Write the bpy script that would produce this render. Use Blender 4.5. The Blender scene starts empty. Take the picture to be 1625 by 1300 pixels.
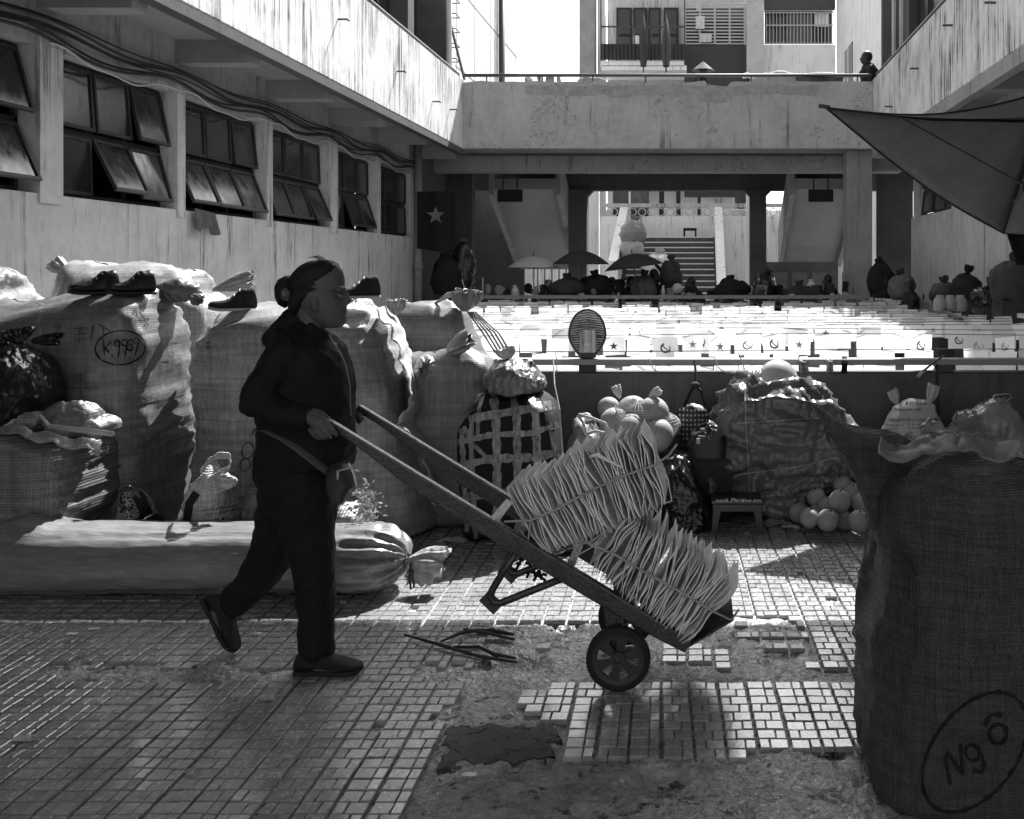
import bpy, bmesh, math, random
from mathutils import Vector, Matrix, Euler, noise
from mathutils.bvhtree import BVHTree
random.seed(7)
S = bpy.context.scene
COL = S.collection
R = math.radians

# ---------------------------------------------------------------- camera
F = 1600.0; CX, CY, CH = 1105.0, 430.0, 1.48
cam = bpy.data.cameras.new('camera'); co = bpy.data.objects.new('camera', cam); COL.objects.link(co)
cam.sensor_width = 36; cam.lens = 36 * F / 1625
cam.shift_x = -(CX - 812.5) / 1625; cam.shift_y = -(650 - CY) / 1625
cam.clip_start = .05; cam.clip_end = 2000
co.location = (0, 0, CH); co.rotation_euler = (R(90), 0, 0)
S.camera = co
S.render.resolution_x, S.render.resolution_y = 1024, 819

# ---------------------------------------------------------------- sky, sun, exposure
SX, SY = .26, .81                       # shadow run per metre of height
EL = math.atan2(1, math.hypot(SX, SY)); AZ = math.atan2(SX, SY)
w = bpy.data.worlds.new('World'); S.world = w; w.use_nodes = True
nt = w.node_tree; nt.nodes.clear()
sky = nt.nodes.new('ShaderNodeTexSky'); sky.sky_type = 'NISHITA'; sky.sun_disc = False
sky.sun_elevation = EL; sky.sun_rotation = AZ; sky.dust_density = 3.0; sky.air_density = 1.2
bw = nt.nodes.new('ShaderNodeRGBToBW'); bg = nt.nodes.new('ShaderNodeBackground'); ow = nt.nodes.new('ShaderNodeOutputWorld')
bg.inputs[1].default_value = .15
nt.links.new(sky.outputs[0], bw.inputs[0]); nt.links.new(bw.outputs[0], bg.inputs[0]); nt.links.new(bg.outputs[0], ow.inputs[0])
sl = bpy.data.lights.new('sun', 'SUN'); sl.energy = 5.0; sl.angle = R(.53); sl.color = (1, 1, 1)
so = bpy.data.objects.new('sun', sl); COL.objects.link(so); so.location = (4, 12, 15)
so.rotation_euler = Vector((-SX, -SY, -1)).to_track_quat('-Z', 'Y').to_euler()
S.view_settings.view_transform = 'Standard'; S.view_settings.look = 'None'
S.view_settings.exposure = 1.25; S.view_settings.gamma = 1
try: S.view_settings.use_curve_mapping = False
except Exception: pass
S.render.engine = 'CYCLES'
S.cycles.use_denoising = True
S.cycles.max_bounces = 8; S.cycles.diffuse_bounces = 4; S.cycles.transparent_max_bounces = 12
S.cycles.sample_clamp_indirect = 6

# ---------------------------------------------------------------- helpers
def P(px, py, d):                       # photograph pixel + distance -> a real point
    return Vector(((px - CX) * d / F, d, CH - (py - CY) * d / F))
def G(px, py):                          # point on the ground
    return P(px, py, CH * F / (py - CY))
def lerp(a, b, t): return a + (b - a) * t
def interp(tab, v):
    if v <= tab[0][0]: return tab[0][1]
    for (a, x), (b, y) in zip(tab, tab[1:]):
        if v <= b: return lerp(x, y, (v - a) / (b - a)) if b > a else y
    return tab[-1][1]
def fbm(p, o=3): return noise.fractal(p, 1.0, 2.0, o, noise_basis='PERLIN_ORIGINAL')

WL = {}                                 # world location of every builder object
def link(o, parent=None, wloc=None):
    COL.objects.link(o)
    wloc = Vector(wloc) if wloc is not None else Vector()
    WL[o] = wloc
    if parent is not None:
        o.parent = parent; o.location = wloc - WL[parent]
    else: o.location = wloc
    return o
def tag(o, label=None, cat=None, group=None, kind=None):
    if label: o['label'] = label
    if cat: o['category'] = cat
    if group: o['group'] = group
    if kind: o['kind'] = kind
    return o
def thing(name, loc, label, cat, group=None, kind=None):
    o = bpy.data.objects.new(name, None); o.empty_display_size = .1
    link(o, None, loc)
    return tag(o, label, cat, group, kind)
def struct(name, mb, m, parent=None):
    o = mb.build(name, m, parent)
    if parent is None: o['kind'] = 'structure'
    return o
def copy_tree(o, parent=None, loc=None, rot=None):
    c = o.copy(); COL.objects.link(c); c.parent = parent
    if loc is not None: c.location = loc; 
    if rot is not None: c.rotation_euler = rot
    for ch in [x for x in o.children]: copy_tree(ch, c)
    return c

class MB:
    def __init__(s): s.v = []; s.f = []; s.m = []; s.mi = 0
    def add(s, vs, fs):
        n = len(s.v); s.v += [tuple(x) for x in vs]
        for f in fs: s.f.append([i + n for i in f]); s.m.append(s.mi)
        return s
    def box(s, c, d, rot=None, bev=0):
        x, y, z = d[0] / 2, d[1] / 2, d[2] / 2
        vs = [Vector((a * x, b * y, e * z)) for a in (-1, 1) for b in (-1, 1) for e in (-1, 1)]
        if rot is not None: vs = [rot @ q for q in vs]
        c = Vector(c)
        return s.add([q + c for q in vs], [(0, 1, 3, 2), (4, 6, 7, 5), (0, 4, 5, 1), (2, 3, 7, 6), (0, 2, 6, 4), (1, 5, 7, 3)])
    def b6(s, x0, x1, y0, y1, z0, z1):
        return s.box(((x0 + x1) / 2, (y0 + y1) / 2, (z0 + z1) / 2), (abs(x1 - x0), abs(y1 - y0), abs(z1 - z0)))
    def bar(s, a, b, wd, th, up=(0, 0, 1)):
        a, b = Vector(a), Vector(b); d = b - a; L = d.length; d.normalize()
        up = Vector(up); sd = d.cross(up)
        if sd.length < 1e-4: sd = d.cross(Vector((1, 0, 0)))
        sd.normalize(); u2 = sd.cross(d)
        return s.box((a + b) / 2, (L, wd, th), Matrix((d, sd, u2)).transposed())
    def tube(s, pts, r, n=8, cap=True, flat=1.0):
        pts = [Vector(p) for p in pts]; k = len(pts)
        rs = r if isinstance(r, (list, tuple)) else [r] * k
        t0 = (pts[1] - pts[0]).normalized()
        a = t0.cross(Vector((0, 0, 1)))
        if a.length < .05: a = t0.cross(Vector((0, 1, 0)))
        a.normalize(); base = len(s.v); vs = []; fs = []
        for i in range(k):
            t = (pts[min(i + 1, k - 1)] - pts[max(i - 1, 0)])
            if t.length < 1e-9: t = t0
            t = t.normalized()
            a = (a - t * a.dot(t))
            if a.length < 1e-6: a = t.orthogonal()
            a.normalize(); b = t.cross(a)
            for j in range(n):
                th = 2 * math.pi * j / n
                vs.append(pts[i] + (a * math.cos(th) + b * math.sin(th) * flat) * rs[i])
        for i in range(k - 1):
            for j in range(n):
                fs.append((i * n + j, i * n + (j + 1) % n, (i + 1) * n + (j + 1) % n, (i + 1) * n + j))
        if cap:
            fs.append(tuple(range(n - 1, -1, -1))); fs.append(tuple((k - 1) * n + j for j in range(n)))
        return s.add(vs, fs)
    def ell(s, c, r, n=14, m=9, rot=None):
        c = Vector(c); vs = []; fs = []
        for i in range(m + 1):
            ph = math.pi * i / m
            for j in range(n):
                th = 2 * math.pi * j / n
                q = Vector((r[0] * math.sin(ph) * math.cos(th), r[1] * math.sin(ph) * math.sin(th), r[2] * math.cos(ph)))
                if rot is not None: q = rot @ q
                vs.append(c + q)
        for i in range(m):
            for j in range(n):
                fs.append((i * n + j, (i + 1) * n + j, (i + 1) * n + (j + 1) % n, i * n + (j + 1) % n))
        return s.add(vs, fs)
    def poly(s, pts, off):                # planar polygon extruded by vector off
        n = len(pts); off = Vector(off); pts = [Vector(p) for p in pts]
        vs = pts + [p + off for p in pts]
        fs = [tuple(range(n - 1, -1, -1)), tuple(range(n, 2 * n))]
        fs += [(i, (i + 1) % n, n + (i + 1) % n, n + i) for i in range(n)]
        return s.add(vs, fs)
    def grid(s, fn, nu, nv, wrap=False):
        vs = [fn(i / nu, j / nv) for j in range(nv + 1) for i in range(nu + (0 if wrap else 1))]
        w_ = nu if wrap else nu + 1; fs = []
        for j in range(nv):
            for i in range(nu):
                i2 = (i + 1) % w_
                fs.append((j * w_ + i, j * w_ + i2, (j + 1) * w_ + i2, (j + 1) * w_ + i))
        return s.add(vs, fs)
    def lathe(s, prof, c, n=24, ax='z'):
        c = Vector(c); vs = []; fs = []
        for r, h in prof:
            for j in range(n):
                t = 2 * math.pi * j / n
                q = (r * math.cos(t), r * math.sin(t), h) if ax == 'z' else (r * math.cos(t), h, r * math.sin(t))
                vs.append(c + Vector(q))
        for i in range(len(prof) - 1):
            for j in range(n): fs.append((i * n + j, i * n + (j + 1) % n, (i + 1) * n + (j + 1) % n, (i + 1) * n + j))
        return s.add(vs, fs)
    def mesh(s, name, smooth=False, c=None):
        me = bpy.data.meshes.new(name)
        me.from_pydata([(x - c.x, y - c.y, z - c.z) for x, y, z in s.v] if c is not None else s.v, [], s.f)
        me.polygons.foreach_set('material_index', s.m)
        if smooth: me.polygons.foreach_set('use_smooth', [True] * len(s.f))
        me.update(); return me
    def build(s, name, mats, parent=None, smooth=False, bev=0, bseg=1, sub=0, solid=0, base=False):
        xs, ys, zs = zip(*s.v)
        c = Vector(((min(xs) + max(xs)) / 2, (min(ys) + max(ys)) / 2, min(zs) if base else (min(zs) + max(zs)) / 2))
        me = s.mesh(name, smooth, c)
        for m in (mats if isinstance(mats, (list, tuple)) else [mats]): me.materials.append(m)
        bm = bmesh.new(); bm.from_mesh(me); bmesh.ops.recalc_face_normals(bm, faces=bm.faces); bm.to_mesh(me); bm.free()
        o = bpy.data.objects.new(name, me); link(o, parent, c)
        if solid: md = o.modifiers.new('solid', 'SOLIDIFY'); md.thickness = solid; md.offset = 0
        if bev:
            md = o.modifiers.new('bevel', 'BEVEL'); md.width = bev; md.segments = bseg; md.limit_method = 'ANGLE'; md.angle_limit = R(35)
            md.harden_normals = False
        if sub: md = o.modifiers.new('sub', 'SUBSURF'); md.levels = sub; md.render_levels = sub
        return o

def wrinkle(mb, amp, sc=(8, 8, 8), seed=0, octv=3, ridge=0.0, start=0, zmin=None):
    """push the builder's vertices along their normals by noise; ridge mixes in sharp creases"""
    n = len(mb.v); nor = [Vector() for _ in range(n)]; V = [Vector(x) for x in mb.v]
    for f in mb.f:
        if len(f) > 3: nn = (V[f[2]] - V[f[0]]).cross(V[f[3]] - V[f[1]])
        else: nn = (V[f[1]] - V[f[0]]).cross(V[f[2]] - V[f[0]])
        if nn.length > 0: nn.normalize()
        for i in f: nor[i] += nn
    o = Vector((seed * 7.13, seed * 3.7, seed * 1.9))
    for i in range(start, n):
        p = Vector((V[i].x * sc[0], V[i].y * sc[1], V[i].z * sc[2])) + o
        d = fbm(p, octv)
        if ridge:
            r_ = 1 - abs(noise.noise(p * .9 + Vector((9, 2, 5)))) * 2.4
            d = d * (1 - ridge) + ridge * max(0, r_) ** 2
        if nor[i].length > 0:
            q = V[i] + nor[i].normalized() * d * amp
            if zmin is not None and q.z < zmin: q.z = zmin
            mb.v[i] = tuple(q)
    return mb

# ---------------------------------------------------------------- materials (all grey: a black and white world)
MT = {}
def mat(name, c=.3, rough=.8, var=.25, vs=5, bump=.15, bs=60, spec=.3, metal=0, streak=None, weave=None, spots=None,
        trans=0, alpha=1, crack=None, coat=0, stretch=None, gloss_noise=0, wave=None, orand=0, bd=.004):
    if name in MT: return MT[name]
    m = bpy.data.materials.new(name); m.use_nodes = True; MT[name] = m
    T = m.node_tree; N = T.nodes; L = T.links; N.clear()
    def nd(t, **k):
        q = N.new(t)
        for a, b in k.items(): setattr(q, a, b)
        return q
    out = nd('ShaderNodeOutputMaterial'); bs_ = nd('ShaderNodeBsdfPrincipled')
    tc = nd('ShaderNodeTexCoord'); oi = nd('ShaderNodeObjectInfo')
    ad = nd('ShaderNodeVectorMath', operation='ADD'); L.new(tc.outputs['Object'], ad.inputs[0]); 
    mu = nd('ShaderNodeMath', operation='MULTIPLY'); mu.inputs[1].default_value = 17; L.new(oi.outputs['Random'], mu.inputs[0])
    L.new(mu.outputs[0], ad.inputs[1])
    def nz(scale, det=4, vec=None, dist=0, rg=.6):
        q = nd('ShaderNodeTexNoise'); q.inputs['Scale'].default_value = scale; q.inputs['Detail'].default_value = det
        q.inputs['Roughness'].default_value = rg; q.inputs['Distortion'].default_value = dist
        L.new((vec or ad).outputs[0], q.inputs['Vector']); return q
    def mp(sc, src=None):
        q = nd('ShaderNodeMapping'); q.inputs['Scale'].default_value = sc; L.new((src or ad).outputs[0], q.inputs['Vector']); return q
    def ramp(src, a, b, va=0., vb=1.):
        q = nd('ShaderNodeMapRange'); q.inputs[1].default_value = a; q.inputs[2].default_value = b
        q.inputs[3].default_value = va; q.inputs[4].default_value = vb; L.new(src, q.inputs[0]); return q.outputs[0]
    def math2(op, a, b):
        q = nd('ShaderNodeMath', operation=op)
        for i, x in enumerate((a, b)):
            if isinstance(x, (int, float)): q.inputs[i].default_value = x
            else: L.new(x, q.inputs[i])
        return q.outputs[0]
    def mixv(f, a, b):
        q = nd('ShaderNodeMix'); q.data_type = 'FLOAT'
        for i, x in ((0, f), (2, a), (3, b)):
            if isinstance(x, (int, float)): q.inputs[i].default_value = x
            else: L.new(x, q.inputs[i])
        return q.outputs[0]
    vv = mp(stretch) if stretch else ad
    n1 = nz(vs, 5, vv); n2 = nz(vs * 7.3, 3, vv)
    f = math2('ADD', math2('MULTIPLY', n1.outputs[0], .65), math2('MULTIPLY', n2.outputs[0], .35))
    val = ramp(f, .3, .7, c * (1 - var), c * (1 + var))
    hgt = nz(bs, 4, vv).outputs[0]
    if weave:                               # (threads per metre, strength)
        for ax in (0, 2):
            q = nd('ShaderNodeTexWave'); q.wave_type = 'BANDS'; q.bands_direction = 'X' if ax == 0 else 'Z'
            q.inputs['Scale'].default_value = weave[0] / 6.5; q.inputs['Distortion'].default_value = 1.2; q.inputs['Detail'].default_value = 1
            q.inputs['Detail Scale'].default_value = .6
            L.new(tc.outputs['Object'], q.inputs['Vector'])
            val = math2('MULTIPLY', val, ramp(q.outputs['Fac'], 0, 1, 1 - weave[1], 1 + weave[1]))
            hgt = math2('ADD', hgt, math2('MULTIPLY', q.outputs['Fac'], .8))
            th = nz(weave[0] * .28, 1, mp((1, 1, .03) if ax == 0 else (.03, .03, 1)))
            val = math2('MULTIPLY', val, ramp(th.outputs[0], .35, .7, .85, 1.25))
    if streak:                              # (dark value, amount, horizontal scale): run-down stains of old rain
        st = nz(streak[2] * 1.5, 6, mp((1, 1, .045)), .5, .7)
        big = nz(1.3, 4)
        k = math2('MULTIPLY', ramp(st.outputs[0], .60 - streak[1] * .10, .68 - streak[1] * .09), ramp(big.outputs[0], .40, .60))
        val = mixv(k, val, streak[0])
    if spots:                               # (dark value, threshold, scale): flaked paint
        sp = nz(spots[2], 6, None, .6, .72)
        k = ramp(sp.outputs[0], spots[1], spots[1] + .03)
        val = mixv(k, val, spots[0]); hgt = math2('SUBTRACT', hgt, math2('MULTIPLY', k, 1.5))
    if crack:                               # (scale, width)
        vo = nd('ShaderNodeTexVoronoi'); vo.feature = 'DISTANCE_TO_EDGE'; vo.inputs['Scale'].default_value = crack[0]
        wv = nd('ShaderNodeVectorMath', operation='ADD'); L.new(ad.outputs[0], wv.inputs[0]); L.new(nz(4, 4).outputs['Color'], wv.inputs[1])
        L.new(wv.outputs[0], vo.inputs['Vector'])
        k = math2('MULTIPLY', ramp(vo.outputs['Distance'], crack[1], 0), ramp(nz(.9, 2).outputs[0], .5, .55))
        val = mixv(k, val, c * .25)
    if wave:                                # fine creases: (scale, distortion)
        q = nd('ShaderNodeTexWave'); q.inputs['Scale'].default_value = wave[0]; q.inputs['Distortion'].default_value = wave[1]; q.inputs['Detail'].default_value = 3
        L.new(ad.outputs[0], q.inputs['Vector']); hgt = math2('ADD', hgt, math2('MULTIPLY', q.outputs['Fac'], 1.2))
    if orand: val = math2('MULTIPLY', val, ramp(oi.outputs['Random'], 0, 1, 1 - orand, 1 + orand))
    L.new(val, bs_.inputs['Base Color'])
    rr = ramp(n2.outputs[0], .3, .7, max(.03, rough - gloss_noise), min(1, rough + gloss_noise)) if gloss_noise else None
    if rr is not None: L.new(rr, bs_.inputs['Roughness'])
    else: bs_.inputs['Roughness'].default_value = rough
    bs_.inputs['Metallic'].default_value = metal; bs_.inputs['Specular IOR Level'].default_value = spec
    if coat: bs_.inputs['Coat Weight'].default_value = coat; bs_.inputs['Coat Roughness'].default_value = .12
    bp = nd('ShaderNodeBump'); bp.inputs['Strength'].default_value = min(1, bump * 2); bp.inputs['Distance'].default_value = bd
    L.new(hgt, bp.inputs['Height']); L.new(bp.outputs[0], bs_.inputs['Normal'])
    sh = bs_.outputs[0]
    if trans:
        tr = nd('ShaderNodeBsdfTranslucent'); L.new(val, tr.inputs[0]); L.new(bp.outputs[0], tr.inputs['Normal'])
        mx = nd('ShaderNodeMixShader'); mx.inputs[0].default_value = trans; L.new(sh, mx.inputs[1]); L.new(tr.outputs[0], mx.inputs[2]); sh = mx.outputs[0]
    if alpha < 1:
        tp = nd('ShaderNodeBsdfTransparent'); mx = nd('ShaderNodeMixShader')
        L.new(ramp(n1.outputs[0], .3, .7, max(0, alpha - .25), min(1, alpha + .25)), mx.inputs[0]); L.new(tp.outputs[0], mx.inputs[1]); L.new(sh, mx.inputs[2]); sh = mx.outputs[0]
    L.new(sh, out.inputs[0])
    return m

mat('plaster', .49, .9, .22, 1.6, .2, 45, streak=(.14, .6, 9), spots=(.20, .71, 5))
mat('plaster_bright', .66, .9, .16, 2, .25, 45, streak=(.09, 1.25, 13), spots=(.20, .69, 5))
mat('plaster_dirty', .27, .9, .2, 1.8, .25, 40, streak=(.12, .55, 7), spots=(.15, .69, 5), crack=(.8, .008))
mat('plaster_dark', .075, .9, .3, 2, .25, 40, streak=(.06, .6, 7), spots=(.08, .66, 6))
mat('plaster_white', .82, .9, .08, 2, .15, 45, streak=(.35, .6, 10), spots=(.4, .74, 5))
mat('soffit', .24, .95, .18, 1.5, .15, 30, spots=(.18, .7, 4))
mat('concrete', .28, .9, .25, 4, .35, 50, spots=(.14, .68, 9))
mat('frame_dark', .025, .55, .3, 8, .1, 80)
mat('glass_dark', .022, .16, .5, 2, .03, 6, spec=.5, gloss_noise=.08, stretch=(1, 1, .3))
mat('metal_dark', .05, .5, .4, 20, .15, 90, spec=.5)
mat('plaster_x', .5)
mat('metal_pale', .45, .45, .2, 20, .1, 90, spec=.5)
mat('pipe_grey', .22, .7, .25, 10, .1, 60)
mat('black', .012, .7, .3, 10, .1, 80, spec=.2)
mat('cable', .035, .7, .3, 10, .05, 60)
# ================================================================ ground
g = MB(); HX0, HX1, HY0, HY1 = -3.45, 3.35, 6.75, 17.3
for a in [(-90, 90, -60, HY0), (-90, HX0, HY0, HY1), (HX1, 90, HY0, HY1), (-90, 90, HY1, 160)]:
    g.add([(a[0], a[2], -.07), (a[1], a[2], -.07), (a[1], a[3], -.07), (a[0], a[3], -.07)], [(0, 1, 2, 3)])
mat('ground', .24, .8, .25, 3, .3, 40, spots=(.14, .66, 8))
struct('ground', g, MT['ground'])
g = MB(); zb = -2.6
g.add([(HX0, HY0, zb), (HX1, HY0, zb), (HX1, HY1, zb), (HX0, HY1, zb), (HX0, HY0, -.04), (HX1, HY0, -.04), (HX1, HY1, -.04), (HX0, HY1, -.04)],
      [(0, 1, 2, 3), (0, 4, 5, 1), (1, 5, 6, 2), (2, 6, 7, 3), (3, 7, 4, 0)])
mat('pit', .33, .9, .25, 2, .2, 40)
struct('sunken_courtyard', g, MT['pit'])

# ---------------------------------------------------------------- paving: rough bed + separate tiles
def inpoly(x, y, pg):
    r = False; n = len(pg)
    for i in range(n):
        (x1, y1), (x2, y2) = pg[i], pg[i - 1]
        if (y1 > y) != (y2 > y) and x < (x2 - x1) * (y - y1) / (y2 - y1) + x1: r = not r
    return r
def gp(pts): return [tuple(G(*p)[:2]) for p in pts]
BARE = [gp(p) for p in (
    [(800, 988), (1000, 985), (1265, 990), (1300, 1064), (1392, 1062), (1392, 1081), (930, 1084), (740, 1084), (655, 1072), (690, 1050), (758, 1058), (780, 1020)],
    [(752, 1084), (818, 1088), (803, 1108), (845, 1142), (888, 1146), (880, 1206), (690, 1222), (688, 1215), (704, 1140), (690, 1120), (742, 1104)],
    [(690, 1215), (890, 1205), (1430, 1188), (1430, 1330), (600, 1330), (668, 1250)],
    [(60, 1054), (300, 1056), (500, 1062), (470, 1074), (300, 1078), (70, 1076)],
    [(1005, 978), (1240, 974), (1245, 986), (1000, 987)])]
KEEP = [gp([(a, c), (b, c), (b, d_), (a, d_)]) for a, b, c, d_ in
        ((836, 874, 1011, 1028), (1112, 1162, 1028, 1064), (1062, 1112, 1016, 1052), (1160, 1272, 1000, 1011), (1210, 1275, 1022, 1032))]
DARKP = gp([(716, 1146), (886, 1146), (879, 1204), (694, 1218)])
def bare(x, y):
    q = Vector((x * 6, y * 6, 3)); jx = .05 * noise.noise(q * 2) + .02 * noise.noise(q * 7); jy = .05 * noise.noise(q * 2 + Vector((5, 5, 5)))
    if any(inpoly(x, y, k) for k in KEEP): return False
    return any(inpoly(x + jx, y + jy, k) for k in BARE)
GX0, GX1, GY0, GY1 = -2.7, 2.2, 1.9, 6.5
def bedz(x, y):
    p = Vector((x, y, 0))
    if bare(x, y):
        h = -.008 + .013 * fbm(p * 7, 4) + .008 * fbm(p * 34, 2)
        k = noise.noise(p * 4.3 + Vector((3, 1, 7)))
        if k > .28: h -= .03 * (k - .28) / .3
        if inpoly(x, y, DARKP): h = -.004 + .0015 * fbm(p * 20, 2)
        return h
    return -.016 + .003 * fbm(p * 25, 2)
bed = MB(); NX, NY = 330, 260
bed.grid(lambda u, v: ((lambda x, y: (x, y, bedz(x, y)))(lerp(GX0, GX1, u), lerp(GY0, GY1, v ** 1.25))), NX, NY)
mat('paving_bed', .30, .30, .75, 7, .8, 34, spec=1.0, spots=(.03, .60, 11), gloss_noise=.22, bd=.022)
bed_o = bed.build('pavement', MT['paving_bed'], None, smooth=True); bed_o['kind'] = 'structure'
mat('patch', .045, .5, .5, 12, .6, 150, spec=.4, spots=(.35, .68, 16))
cp = MB()
def patch(u, v):
    a = Vector(DARKP[3]).lerp(Vector(DARKP[2]), u).lerp(Vector(DARKP[0]).lerp(Vector(DARKP[1]), u), v); e = min(u, 1 - u, v, 1 - v)
    q = a + Vector((noise.noise(Vector((u * 7, v * 7, 1))), noise.noise(Vector((u * 7, v * 7, 9))))) * .05
    return (q.x, q.y, -.0015 + .003 * noise.noise(Vector((q.x * 14, q.y * 14, 3))) - (.015 if e <= 0 else 0))
cp.grid(patch, 40, 26); cp.build('filled_patch', MT['patch'], bed_o, smooth=True)

mat('tile', .33, .22, .35, 7, .30, 70, spec=1.0, gloss_noise=.12, spots=(.10, .66, 30), coat=.7, orand=.18)
PC, PR = .1005, .0632                   # pitch of the paving columns and rows
skew = (1052 - CX) / F
def tile_mesh(wx, wy):
    t = MB(); h, b = .016, .0026; x, y = wx / 2, wy / 2
    t.add([(-x, -y, -h), (x, -y, -h), (x, y, -h), (-x, y, -h), (-x, -y, -b), (x, -y, -b), (x, y, -b), (-x, y, -b),
           (-x + b, -y + b, 0), (x - b, -y + b, 0), (x - b, y - b, 0), (-x + b, y - b, 0)],
          [(0, 1, 5, 4), (1, 2, 6, 5), (2, 3, 7, 6), (3, 0, 4, 7), (4, 5, 9, 8), (5, 6, 10, 9), (6, 7, 11, 10), (7, 4, 8, 11), (8, 9, 10, 11)])
    me = t.mesh('tile'); me.materials.append(MT['tile']); return me, t
gapc, gapr = .0105, .0072
wb, ws = (PC - gapc - .0025) * .64, (PC - gapc - .0025) * .36
TM = [tile_mesh(wb, PR - gapr), tile_mesh(ws, PR - gapr)]
pieces = []
for i in range(-46, 24):
    for j in range(28, 103):
        y = j * PR; x0 = i * PC + skew * y + .006 * noise.noise(Vector((i * .7, j * .11, 0)))
        y += .005 * noise.noise(Vector((i * .9, j * .13, 4)))
        big_first = (i + j) % 2 == 0 if (i // 3 + j // 5) % 3 else True
        for k in (0, 1):
            kind = k if big_first else 1 - k
            wd = (wb, ws)[kind]
            off = wd / 2 if k == 0 else ((ws, wb)[kind] + .0025 + wd / 2)
            x = x0 + off
            if bare(x, y) or bare(x0 + PC * .45, y): continue
            if random.random() < .006: continue
            px, py = CX + F * x / y, CY + F * CH / y
            vis = 0 < px < 1365 and 985 < py < 1290
            z = .0025 * noise.noise(Vector((x * 3, y * 3, 1))) + random.uniform(-.0016, .0016)
            pieces.append((-(wd * F / y) * (F * CH * .06 / y / y) if vis else 0, (x, y, z), (random.gauss(0, .012), random.gauss(0, .012), random.gauss(0, .018)), kind))
pieces.sort(key=lambda q: q[0])
rest = MB()
for n, (s_, loc, rot, kind) in enumerate(pieces):
    if n < 300:
        o = bpy.data.objects.new('tile', TM[kind][0]); link(o, bed_o, loc); o.rotation_euler = rot
    else:
        M = Matrix.Translation(loc) @ Euler(rot).to_matrix().to_4x4()
        rest.add([M @ Vector(q) for q in TM[kind][1].v], TM[kind][1].f)
ro = rest.build('tile_field', MT['tile'], bed_o); ro['kind'] = 'stuff'

# ================================================================ left wing
LX, LP = -5.0, -4.16
RX, RP = 3.9, 3.15
lw = thing('market_wing', (LX, 10, 0), 'left market wing with tilted windows under a stained overhanging gallery', 'building')
b = MB(); b.b6(LX - .3, LX, 2, 18.3, 0, 2.07); b.build('wall', MT['plaster'], lw)
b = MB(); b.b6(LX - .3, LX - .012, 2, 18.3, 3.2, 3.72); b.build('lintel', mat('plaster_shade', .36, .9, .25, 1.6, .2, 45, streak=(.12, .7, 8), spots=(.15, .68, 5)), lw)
b = MB(); b.b6(LX - 1.3, LX - 1.2, 2, 18.3, -.03, 3.69); b.build('dark_backing', MT['black'], lw)  # black sheet added behind the windows to keep the interior dark
b = MB(); b.b6(LX - 1.19, LX - .02, 18.31, 18.4, -.03, 3.69); b.build('end_wall', MT['black'], lw)  # black closure added so no daylight shows through the far panes
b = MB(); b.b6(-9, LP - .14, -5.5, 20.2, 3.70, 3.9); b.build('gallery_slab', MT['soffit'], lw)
pil = [3.6, 5.63] + [7.66 + 2.03 * k for k in range(5)] + [17.81]
for k, y in enumerate(pil):
    wd = .28 if k in (2, 5) else .15
    b = MB(); b.b6(LX - .18, LX + .015, y, y + wd, 2.0, 3.3); b.build('pillar', MT['plaster'], lw)
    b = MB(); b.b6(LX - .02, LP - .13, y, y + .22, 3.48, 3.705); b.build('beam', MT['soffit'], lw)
mat('curtain', .30, .9, .3, 3, .1, 40, stretch=(4, 4, .4))
XW = LX - .15
def casement(par, y0, y1, z0, z1, ang, xw, sg):
    """one top-hung pane; sg=+1 swings to +x"""
    c = MB(); t = .028; h = z1 - z0; wy = y1 - y0
    def q(a0, a1, b0, b1, d0, d1):          # local: a along y, b down from hinge, d out
        c.b6(d0, d1, a0, a1, -b1, -b0)
    c.mi = 0
    q(0, wy, 0, t, 0, .03); q(0, wy, h - t, h, 0, .03); q(0, t, t, h - t, 0, .03); q(wy - t, wy, t, h - t, 0, .03)
    c.mi = 1; q(t, wy - t, t, h - t, .011, .017)
    M = Matrix.Translation((xw, y0, z1)) @ Matrix.Rotation(-sg * ang, 4, 'Y')
    if sg < 0: M = M @ Matrix.Scale(-1, 4, (1, 0, 0))
    c.v = [tuple(M @ Vector(v)) for v in c.v]
    return c.build('pane', [MT['frame_dark'], MT['glass_dark']], par)
def window(par, y0, y1, xw, sg, z0, zm, z1, low, up, cols=3):
    f = MB(); t = .04
    for a0, a1, b0, b1 in ((y0, y1, z0, z0 + t), (y0, y1, z1 - t, z1), (y0, y1, zm - .025, zm + .025), (y0, y0 + t, z0 + t, z1 - t), (y1 - t, y1, z0 + t, z1 - t)):
        f.b6(xw - sg * .04, xw, a0, a1, b0, b1)
    wy = (y1 - y0 - 2 * t) / cols
    for k in range(1, cols): f.b6(xw - sg * .035, xw - sg * .003, y0 + t + k * wy - .02, y0 + t + k * wy + .02, z0 + t, z1 - t)
    win = f.build('window', MT['frame_dark'], par)
    for k in range(cols):
        a = y0 + t + k * wy
        casement(win, a + .012, a + wy - .012, z0 + .03, zm - .03, R(low[k]), xw + sg * .004, sg)
        casement(win, a + .012, a + wy - .012, zm + .03, z1 - .03, R(up[k]), xw + sg * .004, sg)
LOW = [(4, 8, 12), (22, 24, 24), (2, 26, 16), (24, 23, 22), (20, 20, 24), (2, 18, 18), (1, 1, 2)]
UP = [(6, 10, 14), (12, 16, 16), (4, 5, 12), (3, 3, 6), (2, 2, 2), (1, 1, 1), (1, 1, 1)]
for k in range(7):
    y0 = pil[k] + (.28 if k in (2, 5) else .15)
    window(lw, y0 + .01, pil[k + 1] - .01, XW, 1, 2.08, 2.62, 3.19, LOW[k], UP[k])
b = MB(); b.b6(LP - .14, LP, 7.27, 18.12, 3.66, 4.9); b.build('parapet', MT['plaster_bright'], lw, bev=.012)
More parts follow.
